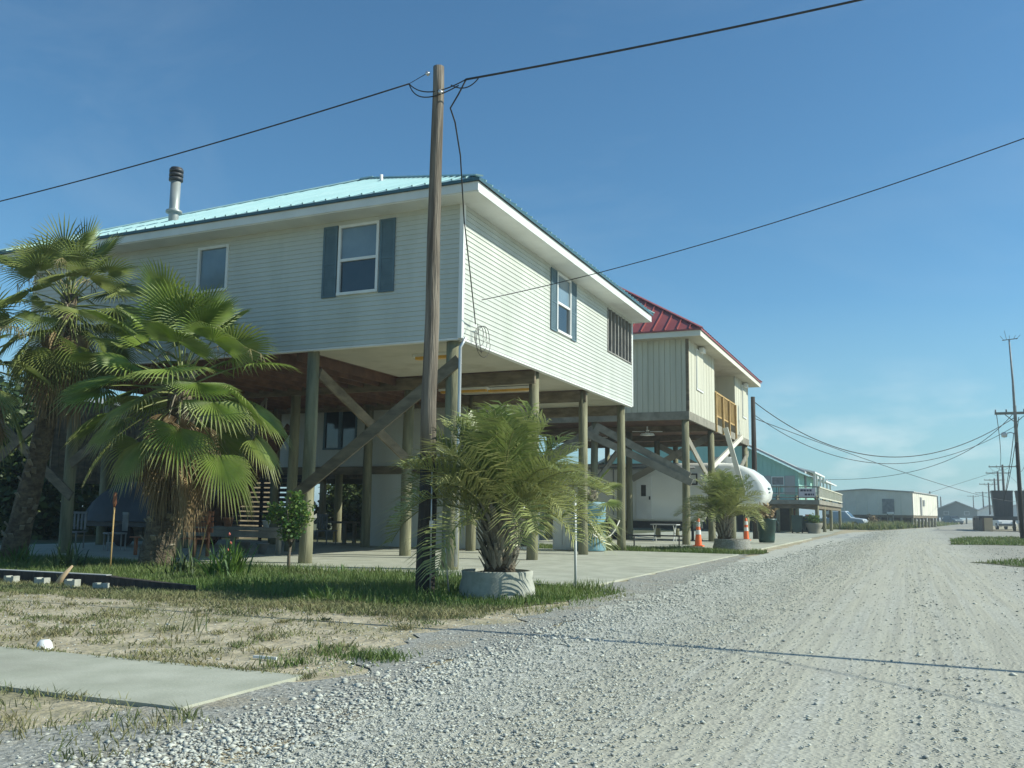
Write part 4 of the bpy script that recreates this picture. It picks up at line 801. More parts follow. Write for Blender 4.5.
def feather_palm(base, label, nf, L, zc, seed, rt=.16, leaflets=26, name='feather_palm', dead=3, wleaf=.022, boots=60, mt=None, tdown=0, wob=.3):
    rnd.seed(seed); P = empty(name, base, label, 'palm tree'); base = Vector(base)
    b = MB(); b.tube([base+Vector((0, 0, 0)), base+Vector((0.02, 0, zc*.5)), base+Vector((0, 0, zc))], [rt*1.1, rt, rt*.8], 14); b.build('trunk', M['ptrunk'], P)
    bt = MB()
    for i in range(boots):
        u = i/boots; a = i*2.39996; dv = Vector((math.cos(a), math.sin(a), 0)); p = base + Vector((0, 0, .05+u*zc*.95)) + dv*rt*.85; bt.tint = rnd.uniform(.0, 1); L_ = rnd.uniform(.14, .34)*(1.25 if u > .4 else 1)
        bt.add([p+dv.cross(Vector((0, 0, 1)))*.045, p-dv.cross(Vector((0, 0, 1)))*.045, p+dv*.12*(1+u)+Vector((0, 0, L_))*1.0+dv.cross(Vector((0, 0, 1)))*-.018, p+dv*.12*(1+u)+Vector((0, 0, L_))+dv.cross(Vector((0, 0, 1)))*.018, p+dv*.03], [(0, 1, 4), (0, 4, 3), (4, 1, 2), (4, 2, 3)])
    bt.build('leaf_bases', M['boot'], P)
    lf, sk = MB(), MB(); dl = MB()
    for i in range(nf+dead):
        isd = i >= nf; u = (i+.5)/nf if not isd else 1.0
        el = R(86 - 62*u + rnd.uniform(-7, 7)) if not isd else R(-15); a = i*2.39996+rnd.uniform(-wob, wob)
        d = Vector((math.cos(a)*math.cos(el), math.sin(a)*math.cos(el), math.sin(el))); p = base+Vector((0, 0, zc*.92)); LL = L*rnd.uniform(.88, 1.1)*(.9 if isd else 1)*(1-.12*max(0, .3-u)*3)
        N = 22; st = LL/N; pts = [p.copy()]; dirs = [d.copy()]
        bend = (.34+1.35*u**1.2+tdown)*rnd.uniform(.65, 1.3)
        for k in range(N):
            f = (k/N); d = (d + Vector((0, 0, -1))*bend*1.25*(f**.9)/N*2.0).normalized(); p = p+d*st; pts.append(p.copy()); dirs.append(d.copy())
        yel = max(0, rnd.uniform(-.1, .35)+.35*u)
        s_ = sk if not isd else dl
        s_.tint = .35 if not isd else .4; s_.tube(pts[::3]+[pts[-1]], [.017-.002*k for k in range(len(pts[::3])+1)] if len(pts[::3])+1 < 9 else [.018*(1-.095*k) for k in range(len(pts[::3])+1)], 4, cap=False)
        tw = rnd.uniform(-.5, .5)
        T = lf if not isd else dl
        for k in range(leaflets):
            f = .24+.75*k/leaflets; q = f*N; i0 = min(N-1, int(q)); pp = pts[i0].lerp(pts[i0+1], q-i0); dd = dirs[i0]
            sd = dd.cross(Vector((0, 0, 1))); sd = sd.normalized() if sd.length > .05 else Vector((math.sin(a), -math.cos(a), 0)); upv = sd.cross(dd)
            ll = LL*.40*math.sin(math.pi*(.22+.70*(f-.2)/.8))**.8*rnd.uniform(.85, 1.1)
            for s in (-1, 1):
                lift = rnd.uniform(.35, .75); v = (sd*s*rnd.uniform(.6, .95) + upv*lift*.75 + dd*rnd.uniform(.5, .9)).normalized()
                if isd: v = (sd*s*.5 + dd*.5 + Vector((0, 0, -.6))).normalized()
                m1 = pp+v*ll*.5; v2 = (v+Vector((0, 0, -.60-(.3 if isd else 0)+rnd.uniform(-.15, .15)))).normalized(); tp = m1+v2*ll*.52
                wd = dd*wleaf*.5; t0 = min(1, yel+rnd.uniform(0, .1)+.001); t2 = min(1, t0+rnd.uniform(.05, .5))
                T.add([pp-wd*.6, pp+wd*.6, m1+wd, m1-wd, tp], [(0, 1, 2, 3), (3, 2, 4)], [t0, t0, t0, t0, t2])
    lf.build('fronds', mt or M['feather'], P); sk.build('frond_stalks', M['petiole'], P); 
    if dead: dl.build('dead_fronds', M['dead'], P)
    return P
def ring_planter(c, r0, r1, h, label, mt=None, cat='planter'):
    P = empty('round_planter', c, label, cat); b = MB(); b.lathe([(r0, 0), (r0*.985, h*.35), (r1, h*.75), (r1*1.02, h*.97), (r1*1.0, h), (r1*.88, h), (r1*.86, h-.07)], c, 40); b.build('rim', mt or M['planter'], P)
    b = MB(); b.lathe([(r1*.875, h-.05), (r1*.5, h-.015), (0, h+.0)], c, 30); b.build('soil', M['soil'], P); return P
ring_planter((-5.27, 11.95, 0), .53, .485, .36, 'large pale concrete ring planter beside the near utility pole')
feather_palm((-5.24, 11.95, .28), 'bushy potted feather palm with arching grey green fronds beside the near utility pole', 50, 1.72, .74, 21, .2, 40, wleaf=.026, boots=130, dead=0, wob=.5)
ring_planter((-5.35, 30.9, 0), .62, .56, .4, 'concrete ring planter behind the grass strip, holding the second feather palm', M['darkgravel'])
feather_palm((-5.6, 30.9, .3), 'second feather palm, farther off in front of the white camper', 44, 1.62, .7, 22, .2, 26, wleaf=.032, boots=50, dead=0)
# blue corrugated barrel with a shaggy palm
B_ = empty('barrel_planter', (-8.75, 27.6, 0), 'blue corrugated pipe planter roped to the last side stilt', 'planter')
b = MB(); pr = []
for k in range(23): pr.append((.47+(.018 if k % 2 else -.012), .05+k*.066))
pr += [(.42, 1.5), (.42, 1.38)]; b.lathe(pr, (-8.95, 27.2, 0), 30); b.build('pipe', M['blue'], B_); b = MB(); b.lathe([(.44, 1.4), (0, 1.43)], (-8.95, 27.2, 0), 20); b.build('soil', M['soil'], B_)
fan_palm((-8.95, 27.2, 1.4), (-8.95, 27.2, 1.75), .13, .1, 'scruffy small fan palm growing from the blue corrugated planter', 12, .6, .6, 22, .2, 15, M['fan2'], .9, seg=18, stalks=0, dmax=-40)
rp_ = MB(); 
def sag(a, b, s, n=14):
    a, b = Vector(a), Vector(b); return [a.lerp(b, i/n)+Vector((0, 0, -4*s*(i/n)*(1-i/n))) for i in range(n+1)]
rp_.tube(sag((-8.2, 24.75, 1.05), (-8.35, 28.3, .95), .55), .02, 6); rp_.tube(sag((-8.6, 26.4, .55), (-8.3, 27.1, .5), .1), .025, 6)
tag(rp_.build('rope', M['rope'], loc=(-8.2, 24.75, 1.0)), 'pale rope slung between two side stilts in front of the blue planter', 'rope')

# ------------------------------------------------------------------ small plants
def leafy(mb, c, rx, rz, n, ls, seed, shell=.35):
    r_ = random.Random(seed); c = Vector(c)
    for i in range(n):
        v = Vector((r_.gauss(0, 1), r_.gauss(0, 1), r_.gauss(0, 1))).normalized(); u = r_.random()**shell
        nn = noise.noise(v*1.7+Vector((seed, 0, 0)))*.45+1
        p = c+Vector((v.x*rx, v.y*rx, v.z*rz))*u*nn
        d = Vector((r_.uniform(-1, 1), r_.uniform(-1, 1), r_.uniform(-.7, .8))).normalized(); s = d.cross(Vector((r_.uniform(-1, 1), r_.uniform(-1, 1), r_.uniform(-1, 1)))).normalized(); L = ls*r_.uniform(.6, 1.3)
        t_ = max(.001, r_.uniform(-.4, .9)); mb.add([p, p+d*L*.5+s*L*.28, p+d*L, p+d*L*.5-s*L*.28], [(0, 1, 2, 3)], [t_]*4)
CT = empty('citrus_tree', (-10.75, 14.7, 0), 'small round-leaved sapling on the lawn in front of a front stilt', 'tree')
b = MB(); b.tube([(-10.75, 14.7, -.05), (-10.77, 14.72, .3), (-10.72, 14.7, .6)], [.035, .03, .025], 8)
for dx, dy, dz in ((.15, .1, 1.0), (-.25, 0, .95), (.05, -.2, 1.15), (-.1, .15, 1.3), (.28, -.05, .85), (-.38, .1, 1.2)): b.tube([(-10.74, 14.7, .45), (-10.74+dx*.6, 14.7+dy*.6, .45+(dz-.45)*.6), (-10.74+dx, 14.7+dy, dz)], [.018, .012, .006], 5)
b.build('trunk', M['bark'], CT)
b = MB()
for x, y, z, r_, n in ((-.05, 0, 1.0, .26, 420), (.15, .1, 1.15, .24, 340), (-.32, 0, 1.12, .2, 240), (.12, -.05, .8, .22, 260), (-.12, .05, .72, .18, 160), (-.5, .02, 1.02, .12, 90), (.1, 0, 1.38, .15, 140), (.32, 0, 1.0, .13, 90)): leafy(b, (-10.75+x, 14.7+y, z), r_, r_, n, .075, int(n), .5)
b.build('crown', M['leaf'], CT)
def strap_plant(base, label, n, L, wd, seed, name='strap_leaf_plant', flowers=0, mt=None, cat='plant'):
    rnd.seed(seed); P = empty(name, base, label, cat); b = MB()
    for i in range(n):
        a = rnd.uniform(0, 6.28); el = R(rnd.uniform(38, 85)); d = Vector((math.cos(a)*math.cos(el), math.sin(a)*math.cos(el), math.sin(el))); p = Vector(base)+Vector((rnd.gauss(0, .13), rnd.gauss(0, .13), 0)); ll = L*rnd.uniform(.6, 1.1); V = []; s = d.cross(Vector((0, 0, 1))).normalized(); pts = []
        t0 = max(.001, rnd.uniform(-.4, .6))
        for k in range(6):
            wk = wd*(1, 1.1, 1, .8, .5, .05)[k]; V += [p+s*wk/2, p-s*wk/2]; p = p+d*ll/5; d = (d+Vector((0, 0, -.20*(k*.5+.3)))).normalized()
        b.add(V, [(2*k, 2*k+1, 2*k+3, 2*k+2) for k in range(5)], [t0]*12)
    b.build('leaves', mt or M['leaf'], P)
    if flowers:
        f = MB()
        for i in range(flowers):
            c = Vector(base)+Vector((rnd.uniform(-.5, .1), rnd.uniform(-.2, .2), rnd.uniform(.45, .75)))
            f.lathe([(0, -.03), (.025, 0), (0, .035)], c, 6)
        f.build('blossoms', M['seed'], P)
    return P
strap_plant((-10.2, 12.3, 0), 'clump of upright strap-leaved lily with a few red blossoms on the lawn', 130, .72, .035, 31, flowers=3)
strap_plant((-11.4, 12.6, 0), 'low spreading cycad beside the stout palm trunk', 60, .6, .03, 32, name='cycad', mt=M['darkleaf'])
strap_plant((-14.3, 12.9, 0), 'dark drooping plant in the shade left of the stout palm trunk', 50, .6, .03, 33, mt=M['darkleaf'])
strap_plant((-15.9, 13.2, 0), 'leafy clump at the foot of the slanting palm', 60, .55, .03, 34, mt=M['leaf'])
strap_plant((-7.0, 10.4, 0), 'small weed clump at the lawn edge left of the near utility pole', 30, .28, .02, 35, mt=M['leaf'])
strap_plant((-6.35, 7.0, 0), 'single scraggly weed standing in the sand beyond the sidewalk', 16, .3, .01, 36, mt=M['weed'])
for i, (x, y) in enumerate(((-9.6, 14.6), (-8.9, 14.7), (-8.0, 14.6), (-9.2, 14.4))): strap_plant((x, y, 0), ('leafy weed at the slab edge right of the sapling', 'second leafy weed along the slab edge, between sapling and pole', 'leafy weed at the slab edge just left of the pole', 'low weed in front of the slab edge between sapling and pole')[i], 22, .2, .03, 40+i, mt=M['leaf'])
# bushes behind the house
def bush(c, rx, rz, n, label, seed, ls=.34):
    P = empty('bush', (c[0], c[1], 0), label, 'bush', 'bushes behind the raised house'); b = MB(); leafy(b, (c[0], c[1], rz*.55), rx, rz*.8, n, ls, seed, .6); b.build('foliage', M['darkleaf'], P)
    b = MB()
    for k in range(4): a = k*1.6; b.tube([(c[0], c[1], -.05), (c[0]+rx*.4*math.cos(a), c[1]+rx*.4*math.sin(a), rz*.9)], [.06, .02], 6)
    b.build('stems', M['bark'], P)
for i, (x, y, r_, z, lb) in enumerate(((-31, 31.3, 2.3, 2.4, 'leftmost green bush seen under the house behind the tall palm'), (-36, 38, 3, 3.4, 'tall green bush behind the dark covered mound'), (-27.5, 44, 2.6, 2.5, 'green bush behind the reddish bench'), (-23.5, 44, 2.4, 2.6, 'broad bush behind the stout palm, beyond the house'), (-19.3, 34.5, 2.0, 1.9, 'low bush seen beyond the staircase'), (-42, 42, 4, 4.0, 'farthest bush at the left behind the house'), (-29.5, 24.5, 2.6, 4.6, 'tall dense bush at the left photo edge beside the covered trailer'), (-34.5, 27.5, 3.0, 4.8, 'tall dense bush beyond the left end of the house'))): bush((x, y), r_, z, 7500, lb, 60+i)
RH = empty('backdrop_house', (-36, 34, 0), 'made-up dark raised house behind the near house, closing the bright gap under its floor at left', 'house')  # invented neighbour, keeps bright sky from showing beneath the floor
b = MB(); panel_wall(b, 'x', 34.0, -56, -19.5, 2.5, 5.9, .3, -1, .03); b.box((-56, 34.05, 2.5), (-19.5, 41, 5.9)); b.build('wall', M['timber'], RH)
b = MB(); b.add([(-56.5, 33.4, 5.92), (-19, 33.4, 5.92), (-19, 41.5, 5.92), (-56.5, 41.5, 5.92), (-53, 37.4, 7.0), (-22.5, 37.4, 7.0)], [(0, 1, 5, 4), (1, 2, 5), (2, 3, 4, 5), (3, 0, 4), (3, 2, 1, 0)]); b.build('roof', M['greyroof'], RH)
for k in range(11): stilt(RH, -55.5+k*3.56, 34.3, 2.49, .15)
SH = empty('backdrop_shed', (-26, 29.5, 0), 'dark board shed added at the rear left to darken the space under the house', 'shed'); b = MB(); panel_wall(b, 'x', 29.5, -30, -24, 0, 2.6, .2, -1, .02); b.box((-30, 29.55, 0), (-24, 32, 2.6)); b.build('wall', M['timber'], SH); b = MB(); b.box((-30.3, 29.1, 2.61), (-23.7, 32.3, 2.75)); b.build('roof', M['darkmetal'], SH)  # invented shed, put in to darken the view beneath the house
LT = empty('shade_slats', (-22, 27.6, 0), 'added dark slats standing for the shade behind the staircase', 'screen'); b = MB()  # made-up slats, coloured dark to stand for shade behind the stairs
for k in range(14): b.box((-23.4, 27.6, .25+k*.17), (-19.8, 27.63, .25+k*.17+.12))
b.build('slats', M['poledark'], LT); b = MB()
for x in (-23.4, -21.6, -19.86): b.box((x, 27.64, 0), (x+.09, 27.73, 2.7))
b.build('frame', M['poledark'], LT)

# ------------------------------------------------------------------ edging and small yard things
E_ = empty('edging_timber', (-13, 10.35, 0), 'low dark timber edging with a pale top along the lawn at left', 'garden edging')
b = MB(); b.box((-24, 10.30, -.05), (-13.1, 10.42, .20)); b.box((-13.08, 10.3, -.05), (-10.6, 10.42, .17)); b.bar((-10.6, 10.36, .06), (-9.1, 10.3, .0), .12, .2); b.build('timber', M['poledark'], E_)
b = MB(); b.box((-24, 10.31, .204), (-13.1, 10.41, .215)); b.box((-13.08, 10.31, .174), (-10.7, 10.41, .184)); b.build('pale_cap', M['greyroof'], E_)
for i, (x, y, z_) in enumerate(((-12.35, 10.12, .1), (-11.7, 10.1, .1), (-11.1, 10.1, .1), (-10.45, 10.0, .08))):
    b = MB(); b.box((x-.11, y-.06, 0), (x+.09, y+.05, z_)); b.box((x-.11, y-.06, z_), (x-.06, y+.05, z_+.02)); b.box((x+.04, y-.06, z_), (x+.09, y+.05, z_+.02))
    tag(b.build('paver_block', M['planter'], loc=(x, y, 0)), ('leftmost small white block against the dark timber edging', 'small white block left of the leaning driftwood', 'small white block right of the leaning driftwood', 'tumbled white block nearest the end of the timber edging')[i], 'block', 'white blocks along the edging')
b = MB(); b.tube([(-11.45, 10.12, .0), (-11.38, 10.15, .14), (-11.25, 10.2, .3)], [.05, .04, .015], 7); tag(b.build('driftwood', M['tan'], loc=(-11.45, 10.12, 0)), 'tan driftwood stick leaning on the dark timber edging', 'stick')
b = MB(); b.lathe([(.0, .07), (.035, .07), (.055, .045), (.062, .015), (.07, 0.0)], (-6.55, 5.72, 0), 18); tag(b.build('plastic_cap', M['white'], loc=(-6.55, 5.72, 0)), 'small white plastic cap lying in the sand at the sidewalk edge', 'cap')
b = MB(); b.box((-4.72, 6.05, .01), (-4.5, 6.07, .03)); tag(b.build('straw', M['white'], loc=(-4.6, 6.06, 0)), 'thin white stick lying on the sand near the gravel', 'stick')
def torch(x, y, h, tilt, label):
    T = empty('tiki_torch', (x, y, 0), label, 'garden torch', 'garden torches'); tx_, ty_ = tilt
    b = MB(); b.tube([(x, y, -.05), (x+tx_*h, y+ty_*h, h)], .014, 8); b.build('pole', M['newtimber'], T)
    b = MB(); t_ = Vector((x+tx_*h, y+ty_*h, h)); ax = Vector((tx_, ty_, 1)).normalized(); b.tube([t_, t_+ax*.08, t_+ax*.24, t_+ax*.27], [.015, .035, .032, .015], 10); b.build('torch_head', M['redwood'], T)
torch(-13.0, 12.6, 1.15, (0, 0), 'upright garden torch with reddish head left of the stout palm'); torch(-14.4, 16.4, .8, (.25, 0), 'tilted garden torch with orange head right of the stout palm')
b = MB(); b.tube([(-4.72, 13.66, -.05), (-4.74, 13.66, 1.45)], .022, 8); tag(b.build('marker_stake', M['white'], loc=(-4.72, 13.66, 0)), 'thin white plastic stake at the front corner of the concrete slab', 'stake')
b = MB(); b.tube([(-5.75, 11.45, 0), (-5.83, 11.4, .9)], .012, 6); tag(b.build('marker_stake', M['alu'], loc=(-5.75, 11.45, 0)), 'thin metal stake against the foot of the near utility pole', 'stake')
# bench with planks under the house
BN = empty('bench', (-16, 16.2, 0), 'reddish slatted wooden bench behind the stout palm trunk', 'bench'); b = MB()
for k in range(4): b.box((-16.9, 16.9+k*.12, .45), (-14.9, 17.0+k*.12, .48))
b.build('seat', M['redwood'], BN); b = MB()
for k in range(4): b.box((-16.9, 17.4, .6+k*.13), (-14.9, 17.43, .70+k*.13))
b.build('backrest', M['redwood'], BN)
for x in (-16.8, -15.05):
    for y in (16.95, 17.38): b = MB(); b.box((x, y, .05), (x+.06, y+.06, .45 if y < 17.2 else 1.1)); b.build('leg', M['redwood'], BN)
# work bench with pots near stairs
TB = empty('potting_table', (-16.5, 19.5, 0), 'grey low plank table with pots between the stout palm and the staircase', 'table'); b = MB(); b.box((-17.3, 19.2, .62), (-14.3, 19.9, .7)); b.box((-17.3, 19.18, .45), (-14.3, 19.22, .61)); b.build('tabletop', M['greywood'], TB)
for x in (-17.2, -15.9, -14.5): b = MB(); b.box((x, 19.25, .05), (x+.1, 19.35, .61)); b.build('leg', M['greywood'], TB)
for i, (x, y, z, r_, mt_) in enumerate(((-15.0, 19.5, .7, .1, 'white'), (-16.2, 19.5, .7, .13, 'terracotta'), (-15.6, 19.4, .05, .17, 'greybox'), (-15.0, 19.4, .05, .15, 'greybox'))):
    b = MB(); b.lathe([(0, 0), (r_*.7, 0), (r_, r_*1.6), (r_*1.08, r_*1.6), (r_*1.08, r_*1.75), (r_*.9, r_*1.75), (r_*.85, r_*1.5), (0, r_*1.45)], (x, y, z), 18); tag(b.build('flower_pot', M[mt_], loc=(x, y, z)), ('small white pot on the grey plank table', 'terracotta pot on the grey plank table', 'left grey bucket under the plank table', 'right grey bucket under the plank table')[i], 'pot', 'pots at the plank table')
# dark covered mound
CM = empty('covered_mound', (-20, 20, 0), 'dark tarpaulin-covered bulk under the house at left, on a low trailer', 'covered trailer'); b = MB(); b.smooth = True; P = []; nu, nv = 14, 10
for i in range(nu+1):
    for j in range(nv+1):
        u, v = i/nu*2-1, j/nv*2-1; q = max(0, 1-abs(u)**3)*max(0, 1-abs(v)**3); P.append((-20.9+u*1.7, 21.6+v*1.0, .75+1.15*q**.5*(1-.12*u)+.05*noise.noise(Vector((u*3, v*3, 0)))))
b.add(P, [(i*(nv+1)+j, (i+1)*(nv+1)+j, (i+1)*(nv+1)+j+1, i*(nv+1)+j+1) for i in range(nu) for j in range(nv)]); b.build('cover', M['tarp'], CM)
b = MB(); b.box((-22.5, 20.7, .6), (-19.3, 22.5, .74)); b.bar((-19.3, 21.6, .62), (-18.2, 21.6, .5), .08, .08); b.build('chassis', M['darkmetal'], CM)
for y in (20.75, 22.45): b = MB(); b.tube([(-21, y-.1, .36), (-21, y+.1, .36)], .32, 16); b.build('wheel', M['black'], CM)
# picnic table and chairs under the middle
PT = empty('picnic_table', (-16.8, 27, 0), 'dark table seen through the gap beside the ground-level room', 'table'); b = MB(); b.box((-19.4, 26.6, .72), (-17.2, 27.4, .78)); b.build('tabletop', M['greywood'], PT)
for x in (-19.3, -17.4):
    for y in (26.65, 27.25): b = MB(); b.box((x, y, .05), (x+.1, y+.1, .71)); b.build('leg', M['greywood'], PT)
def chair(x, y, rz, label):
    C = empty('patio_chair', (0, 0, 0), label, 'chair', 'patio chairs under the raised house')
    b = MB(); b.box((-.24, -.24, .42), (.24, .24, .46)); b.build('seat', M['greybox'], C); b = MB()
    for k in range(5): b.box((-.22+k*.1, .22, .5), (-.17+k*.1, .25, .92))
    b.box((-.24, .215, .92), (.24, .255, .98)); b.build('backrest', M['greybox'], C)
    for sx in (-.22, .19):
        for sy in (-.22, .2): b = MB(); b.box((sx, sy, 0), (sx+.03, sy+.03, .42)); b.build('leg', M['greybox'], C)
    C.location = (x, y, .05); C.rotation_euler.z = rz; return C
chair(-18.9, 25.9, R(180), 'patio chair nearest the staircase, tucked at the dark table'); chair(-17.5, 25.9, R(170), 'patio chair at the dark table, nearest the ground-level room')
chair(-20.6, 18.6, R(20), 'patio chair in front of the covered trailer'); chair(-18.9, 18.4, R(-30), 'patio chair between the covered trailer and the reddish bench')
# white cabinet and framed screen door at right rear
CB = empty('cabinet', (-10, 27.2, 0), 'white storage cabinet behind the potted palm under the house', 'cabinet'); b = MB(); b.box((-10.15, 27.2, .05), (-9.5, 27.8, 1.35)); b.build('case', M['white'], CB); b = MB(); b.box((-10.1, 27.17, .12), (-9.84, 27.195, 1.28)); b.build('door', M['white'], CB); b = MB(); b.box((-9.81, 27.17, .12), (-9.55, 27.195, 1.28)); b.build('door', M['white'], CB)
FD = empty('screen_frame', (-11.2, 26.4, 0), 'white framed screen panel leaning beside the cabinet under the house', 'screen panel'); b = MB()
b.box((-11.5, 26.4, .06), (-10.3, 26.44, .14)); b.box((-11.5, 26.4, 1.2), (-10.3, 26.44, 1.28)); b.box((-11.5, 26.4, .14), (-11.42, 26.44, 1.2)); b.box((-10.38, 26.4, .14), (-10.3, 26.44, 1.2)); b.build('frame', M['white'], FD); b = MB(); b.box((-11.42, 26.41, .14), (-10.38, 26.43, 1.2)); b.build('mesh', M['tarp'], FD)
# cones, bins, pots
def cone(loc, label):
    C = empty('traffic_cone', loc, label, 'traffic cone', 'orange traffic cones beside the second drive'); x, y, z = loc; b = MB(); b.box((x-.18, y-.18, z), (x+.18, y+.18, z+.04)); b.build('base', M['orange'], C)
    b = MB(); b.lathe([(.13, .04), (.10, .35), (.055, .95), (.03, 1.0), (.0, 1.0)], loc, 20); c = b.build('body', M['orange'], C)
    for z0, z1 in ((.42, .58), (.70, .86)): b = MB(); r0 = .13-.10*z0*.8; b.lathe([(.1-.075*(z0-.35)+.004, z0), (.1-.075*(z1-.35)+.004, z1)], loc, 20); b.build('reflective_band', M['white'], c)
    return C
c0 = cone((-7.0, 33.6, .045), 'orange cone with white bands beside the first stilt of the red-roofed house'); dup(c0, (-6.9, 43.6, .045), 'farther orange cone beside the dark green bin')
def wheelie_bin(loc, rz, label, s=1):
    C = empty('wheeled_bin', (0, 0, 0), label, 'bin'); b = MB(); b.add([(-.26, -.3, .06), (.26, -.3, .06), (.26, .28, .06), (-.26, .28, .06), (-.31, -.38, 1.0), (.31, -.38, 1.0), (.31, .36, 1.0), (-.31, .36, 1.0)], [(0, 3, 2, 1), (4, 5, 6, 7), (0, 1, 5, 4), (1, 2, 6, 5), (2, 3, 7, 6), (3, 0, 4, 7)]); b.box((-.33, -.40, .96), (.33, .38, .99)); b.build('body', M['greenbin'], C)
    b = MB(); b.box((-.335, -.42, 1.003), (.335, .38, 1.05)); b.box((-.25, .38, .98), (.25, .44, 1.03)); b.build('lid', M['greenbin'], C)
    for sx in (-1, 1): b = MB(); b.tube([(sx*.24, .3, .12), (sx*.32, .3, .12)], .12, 14); b.build('wheel', M['black'], C)
    C.location = loc; C.rotation_euler.z = rz; C.scale = (s, s, s); return C
RB = empty('round_bin', (-5.45, 40.0, 0), 'dark green round plastic barrel bin at the end of the second drive', 'bin'); b = MB(); b.lathe([(0, .03), (.30, .03), (.33, .2), (.34, .48), (.37, .5), (.38, .9), (.42, .93), (.42, 1.0), (.38, 1.0), (.36, .6), (0, .5)], (-5.45, 39.6, .045), 26); b.build('body', M['greenbin'], RB); b = MB(); b.tube([(-5.02, 39.6, .75), (-4.98, 39.6, .85), (-5.02, 39.6, .95)], .025, 6); b.build('handle', M['greenbin'], RB); leafy(q := MB(), (-5.5, 39.6, 1.25), .42, .32, 260, .2, 5, .5); q.build('plant', M['dead'], RB)
wheelie_bin((-7.15, 66.8, 0.02), R(5), 'green wheeled bin with its lid shut under the aqua house deck', 1.15); wheelie_bin((-6.45, 67.6, .02), R(-60), 'second wheeled bin turned sideways, just right of the first', 1.1)
ring_planter((-6.05, 66.9, 0), .42, .55, .72, 'weathered tub planter with bright leaves beside the wheeled bins', M['greywood']); leafy(q := MB(), (-6.05, 66.9, .98), .5, .3, 400, .16, 8, .5); tag(q.build('tub_plant', M['leaf'], loc=(-6.05, 66.9, .7)), 'bright green leafy plant growing in the weathered tub', 'plant')
for i, (x, y, c_, h_) in enumerate(((-7.6, 71, 'redwood', 1.6), (-6.9, 71.5, 'terracotta', 1.3), (-6.5, 70.2, 'white', 1.1))):
    S_ = empty('storage_rack', (x, y, 0), ('red upright locker under the aqua house', 'terracotta coloured upright locker under the aqua house', 'short white cabinet under the aqua house')[i], 'locker'); b = MB(); b.box((x-.15, y-.15, .02), (x+.15, y+.15, h_)); b.build('case', M[c_], S_); b = MB(); b.box((x-.13, y-.17, .1), (x+.13, y-.155, h_-.08)); b.build('door', M[c_], S_)
# low black rail near second drive
b = MB(); b.bar((-10.5, 32.2, .42), (-7.3, 32.4, .42), .05, .05)
for x in (-10.4, -9.0, -7.4): b.box((x-.02, 32.3, .04), (x+.02, 32.34, .4))
tag(b.build('low_rail', M['darkmetal'], loc=(-9, 32.3, 0)), 'low dark metal rail at the edge of the grass before the second drive', 'rail')
# white table and bench by the camper
WT = empty('folding_table', (-9.5, 38.6, 0), 'white folding table in front of the camper skirt', 'table'); b = MB(); b.box((-10.0, 38.4, .72), (-8.9, 39.1, .76)); b.build('tabletop', M['greyroof'], WT)
for x in (-9.9, -9.05): b = MB(); b.bar((x, 38.5, .05), (x, 39.0, .71), .03, .03); b.bar((x, 39.0, .05), (x, 38.5, .71), .03, .03); b.build('leg', M['white'], WT)
# far-right mailbox on post by cream building and small items
MBX = empty('mailbox', (-2.0, 108, 0), 'white-topped mailbox stand among the weeds before the cream building', 'mailbox')
b = MB(); b.box((-2.3, 107.9, 1.55), (-1.6, 108.3, 1.75)); b.build('box', M['white'], MBX)
for x in (-2.25, -1.7): b = MB(); b.box((x-.05, 108, 0), (x+.05, 108.1, 1.54)); b.build('post', M['greywood'], MBX)
leafy(q := MB(), (-3.8, 110, .8), .6, .7, 260, .25, 9, .5); tag(q.build('dry_shrub', M['dead'], loc=(-3.8, 110, 0)), 'reddish brown dry shrub in front of the cream building', 'shrub')

# ------------------------------------------------------------------ utility poles and cables
UP = empty('utility_pole', (-6.04, 11.3, 0), 'nearest wooden utility pole rising from the lawn beside the round planter', 'utility pole')
b = MB(); zs = [1.75, 2.6, 3.8, 5.0, 6.2, 7.2, 7.54]; b.tube([(-6.04+.012*math.sin(z*2), 11.3+.01*math.cos(z), z) for z in zs], [.112-.0055*(z-1.7) for z in zs], 20); b.build('shaft', M['pole'], UP)
b = MB(); b.tube([(-6.04, 11.3, -.2), (-6.04, 11.3, .5), (-6.03, 11.3, 1.2), (-6.03, 11.3, 1.76)], [.135, .13, .124, .116], 20); b.build('base', M['poledark'], UP)
b = MB(); b.tube([(-6.14, 11.2, 7.40), (-6.17, 11.2, 7.43)], .03, 8); b.tube([(-5.96, 11.2, 7.12), (-5.92, 11.2, 7.08)], .025, 8); b.build('hook', M['alu'], UP)
b = MB(); b.tube([(-5.92, 11.22, .1), (-5.93, 11.22, 1.1), (-5.935, 11.22, 1.7)], .012, 6); b.box((-5.93, 11.17, .95), (-5.87, 11.23, 1.03)); b.build('ground_wire', M['alu'], UP)
def cable(pts, r_, label, name='cable', r_end=None):
    b = MB(); n_ = len(pts)-1; b.tube(pts, r_ if r_end is None else [r_+(r_end-r_)*min(1, max(0, i/n_-.25)*3) for i in range(n_+1)], 6); tag(b.build(name, M['cable'], loc=pts[0]), label, 'cable')
def quad3(a, m_, c, n=40):
    """parabola through a, m_, c parametrised along the chord a-c"""
    a, m_, c = Vector(a), Vector(m_), Vector(c); ch = c-a; t_ = (m_-a).dot(ch)/ch.dot(ch); dev = m_-(a+ch*t_); k = dev/(t_*(1-t_)); return [a+ch*u+k*u*(1-u) for u in [i/n for i in range(n+1)]]
cable(quad3((-5.6, 11.32, 7.28), (-.32, 11.6, 7.51), (16, 12.2, 9.7)), .015, 'black cable sweeping from the near pole to the upper right over the road', r_end=.048)  # swells out of view so its shadow on the road falls darker
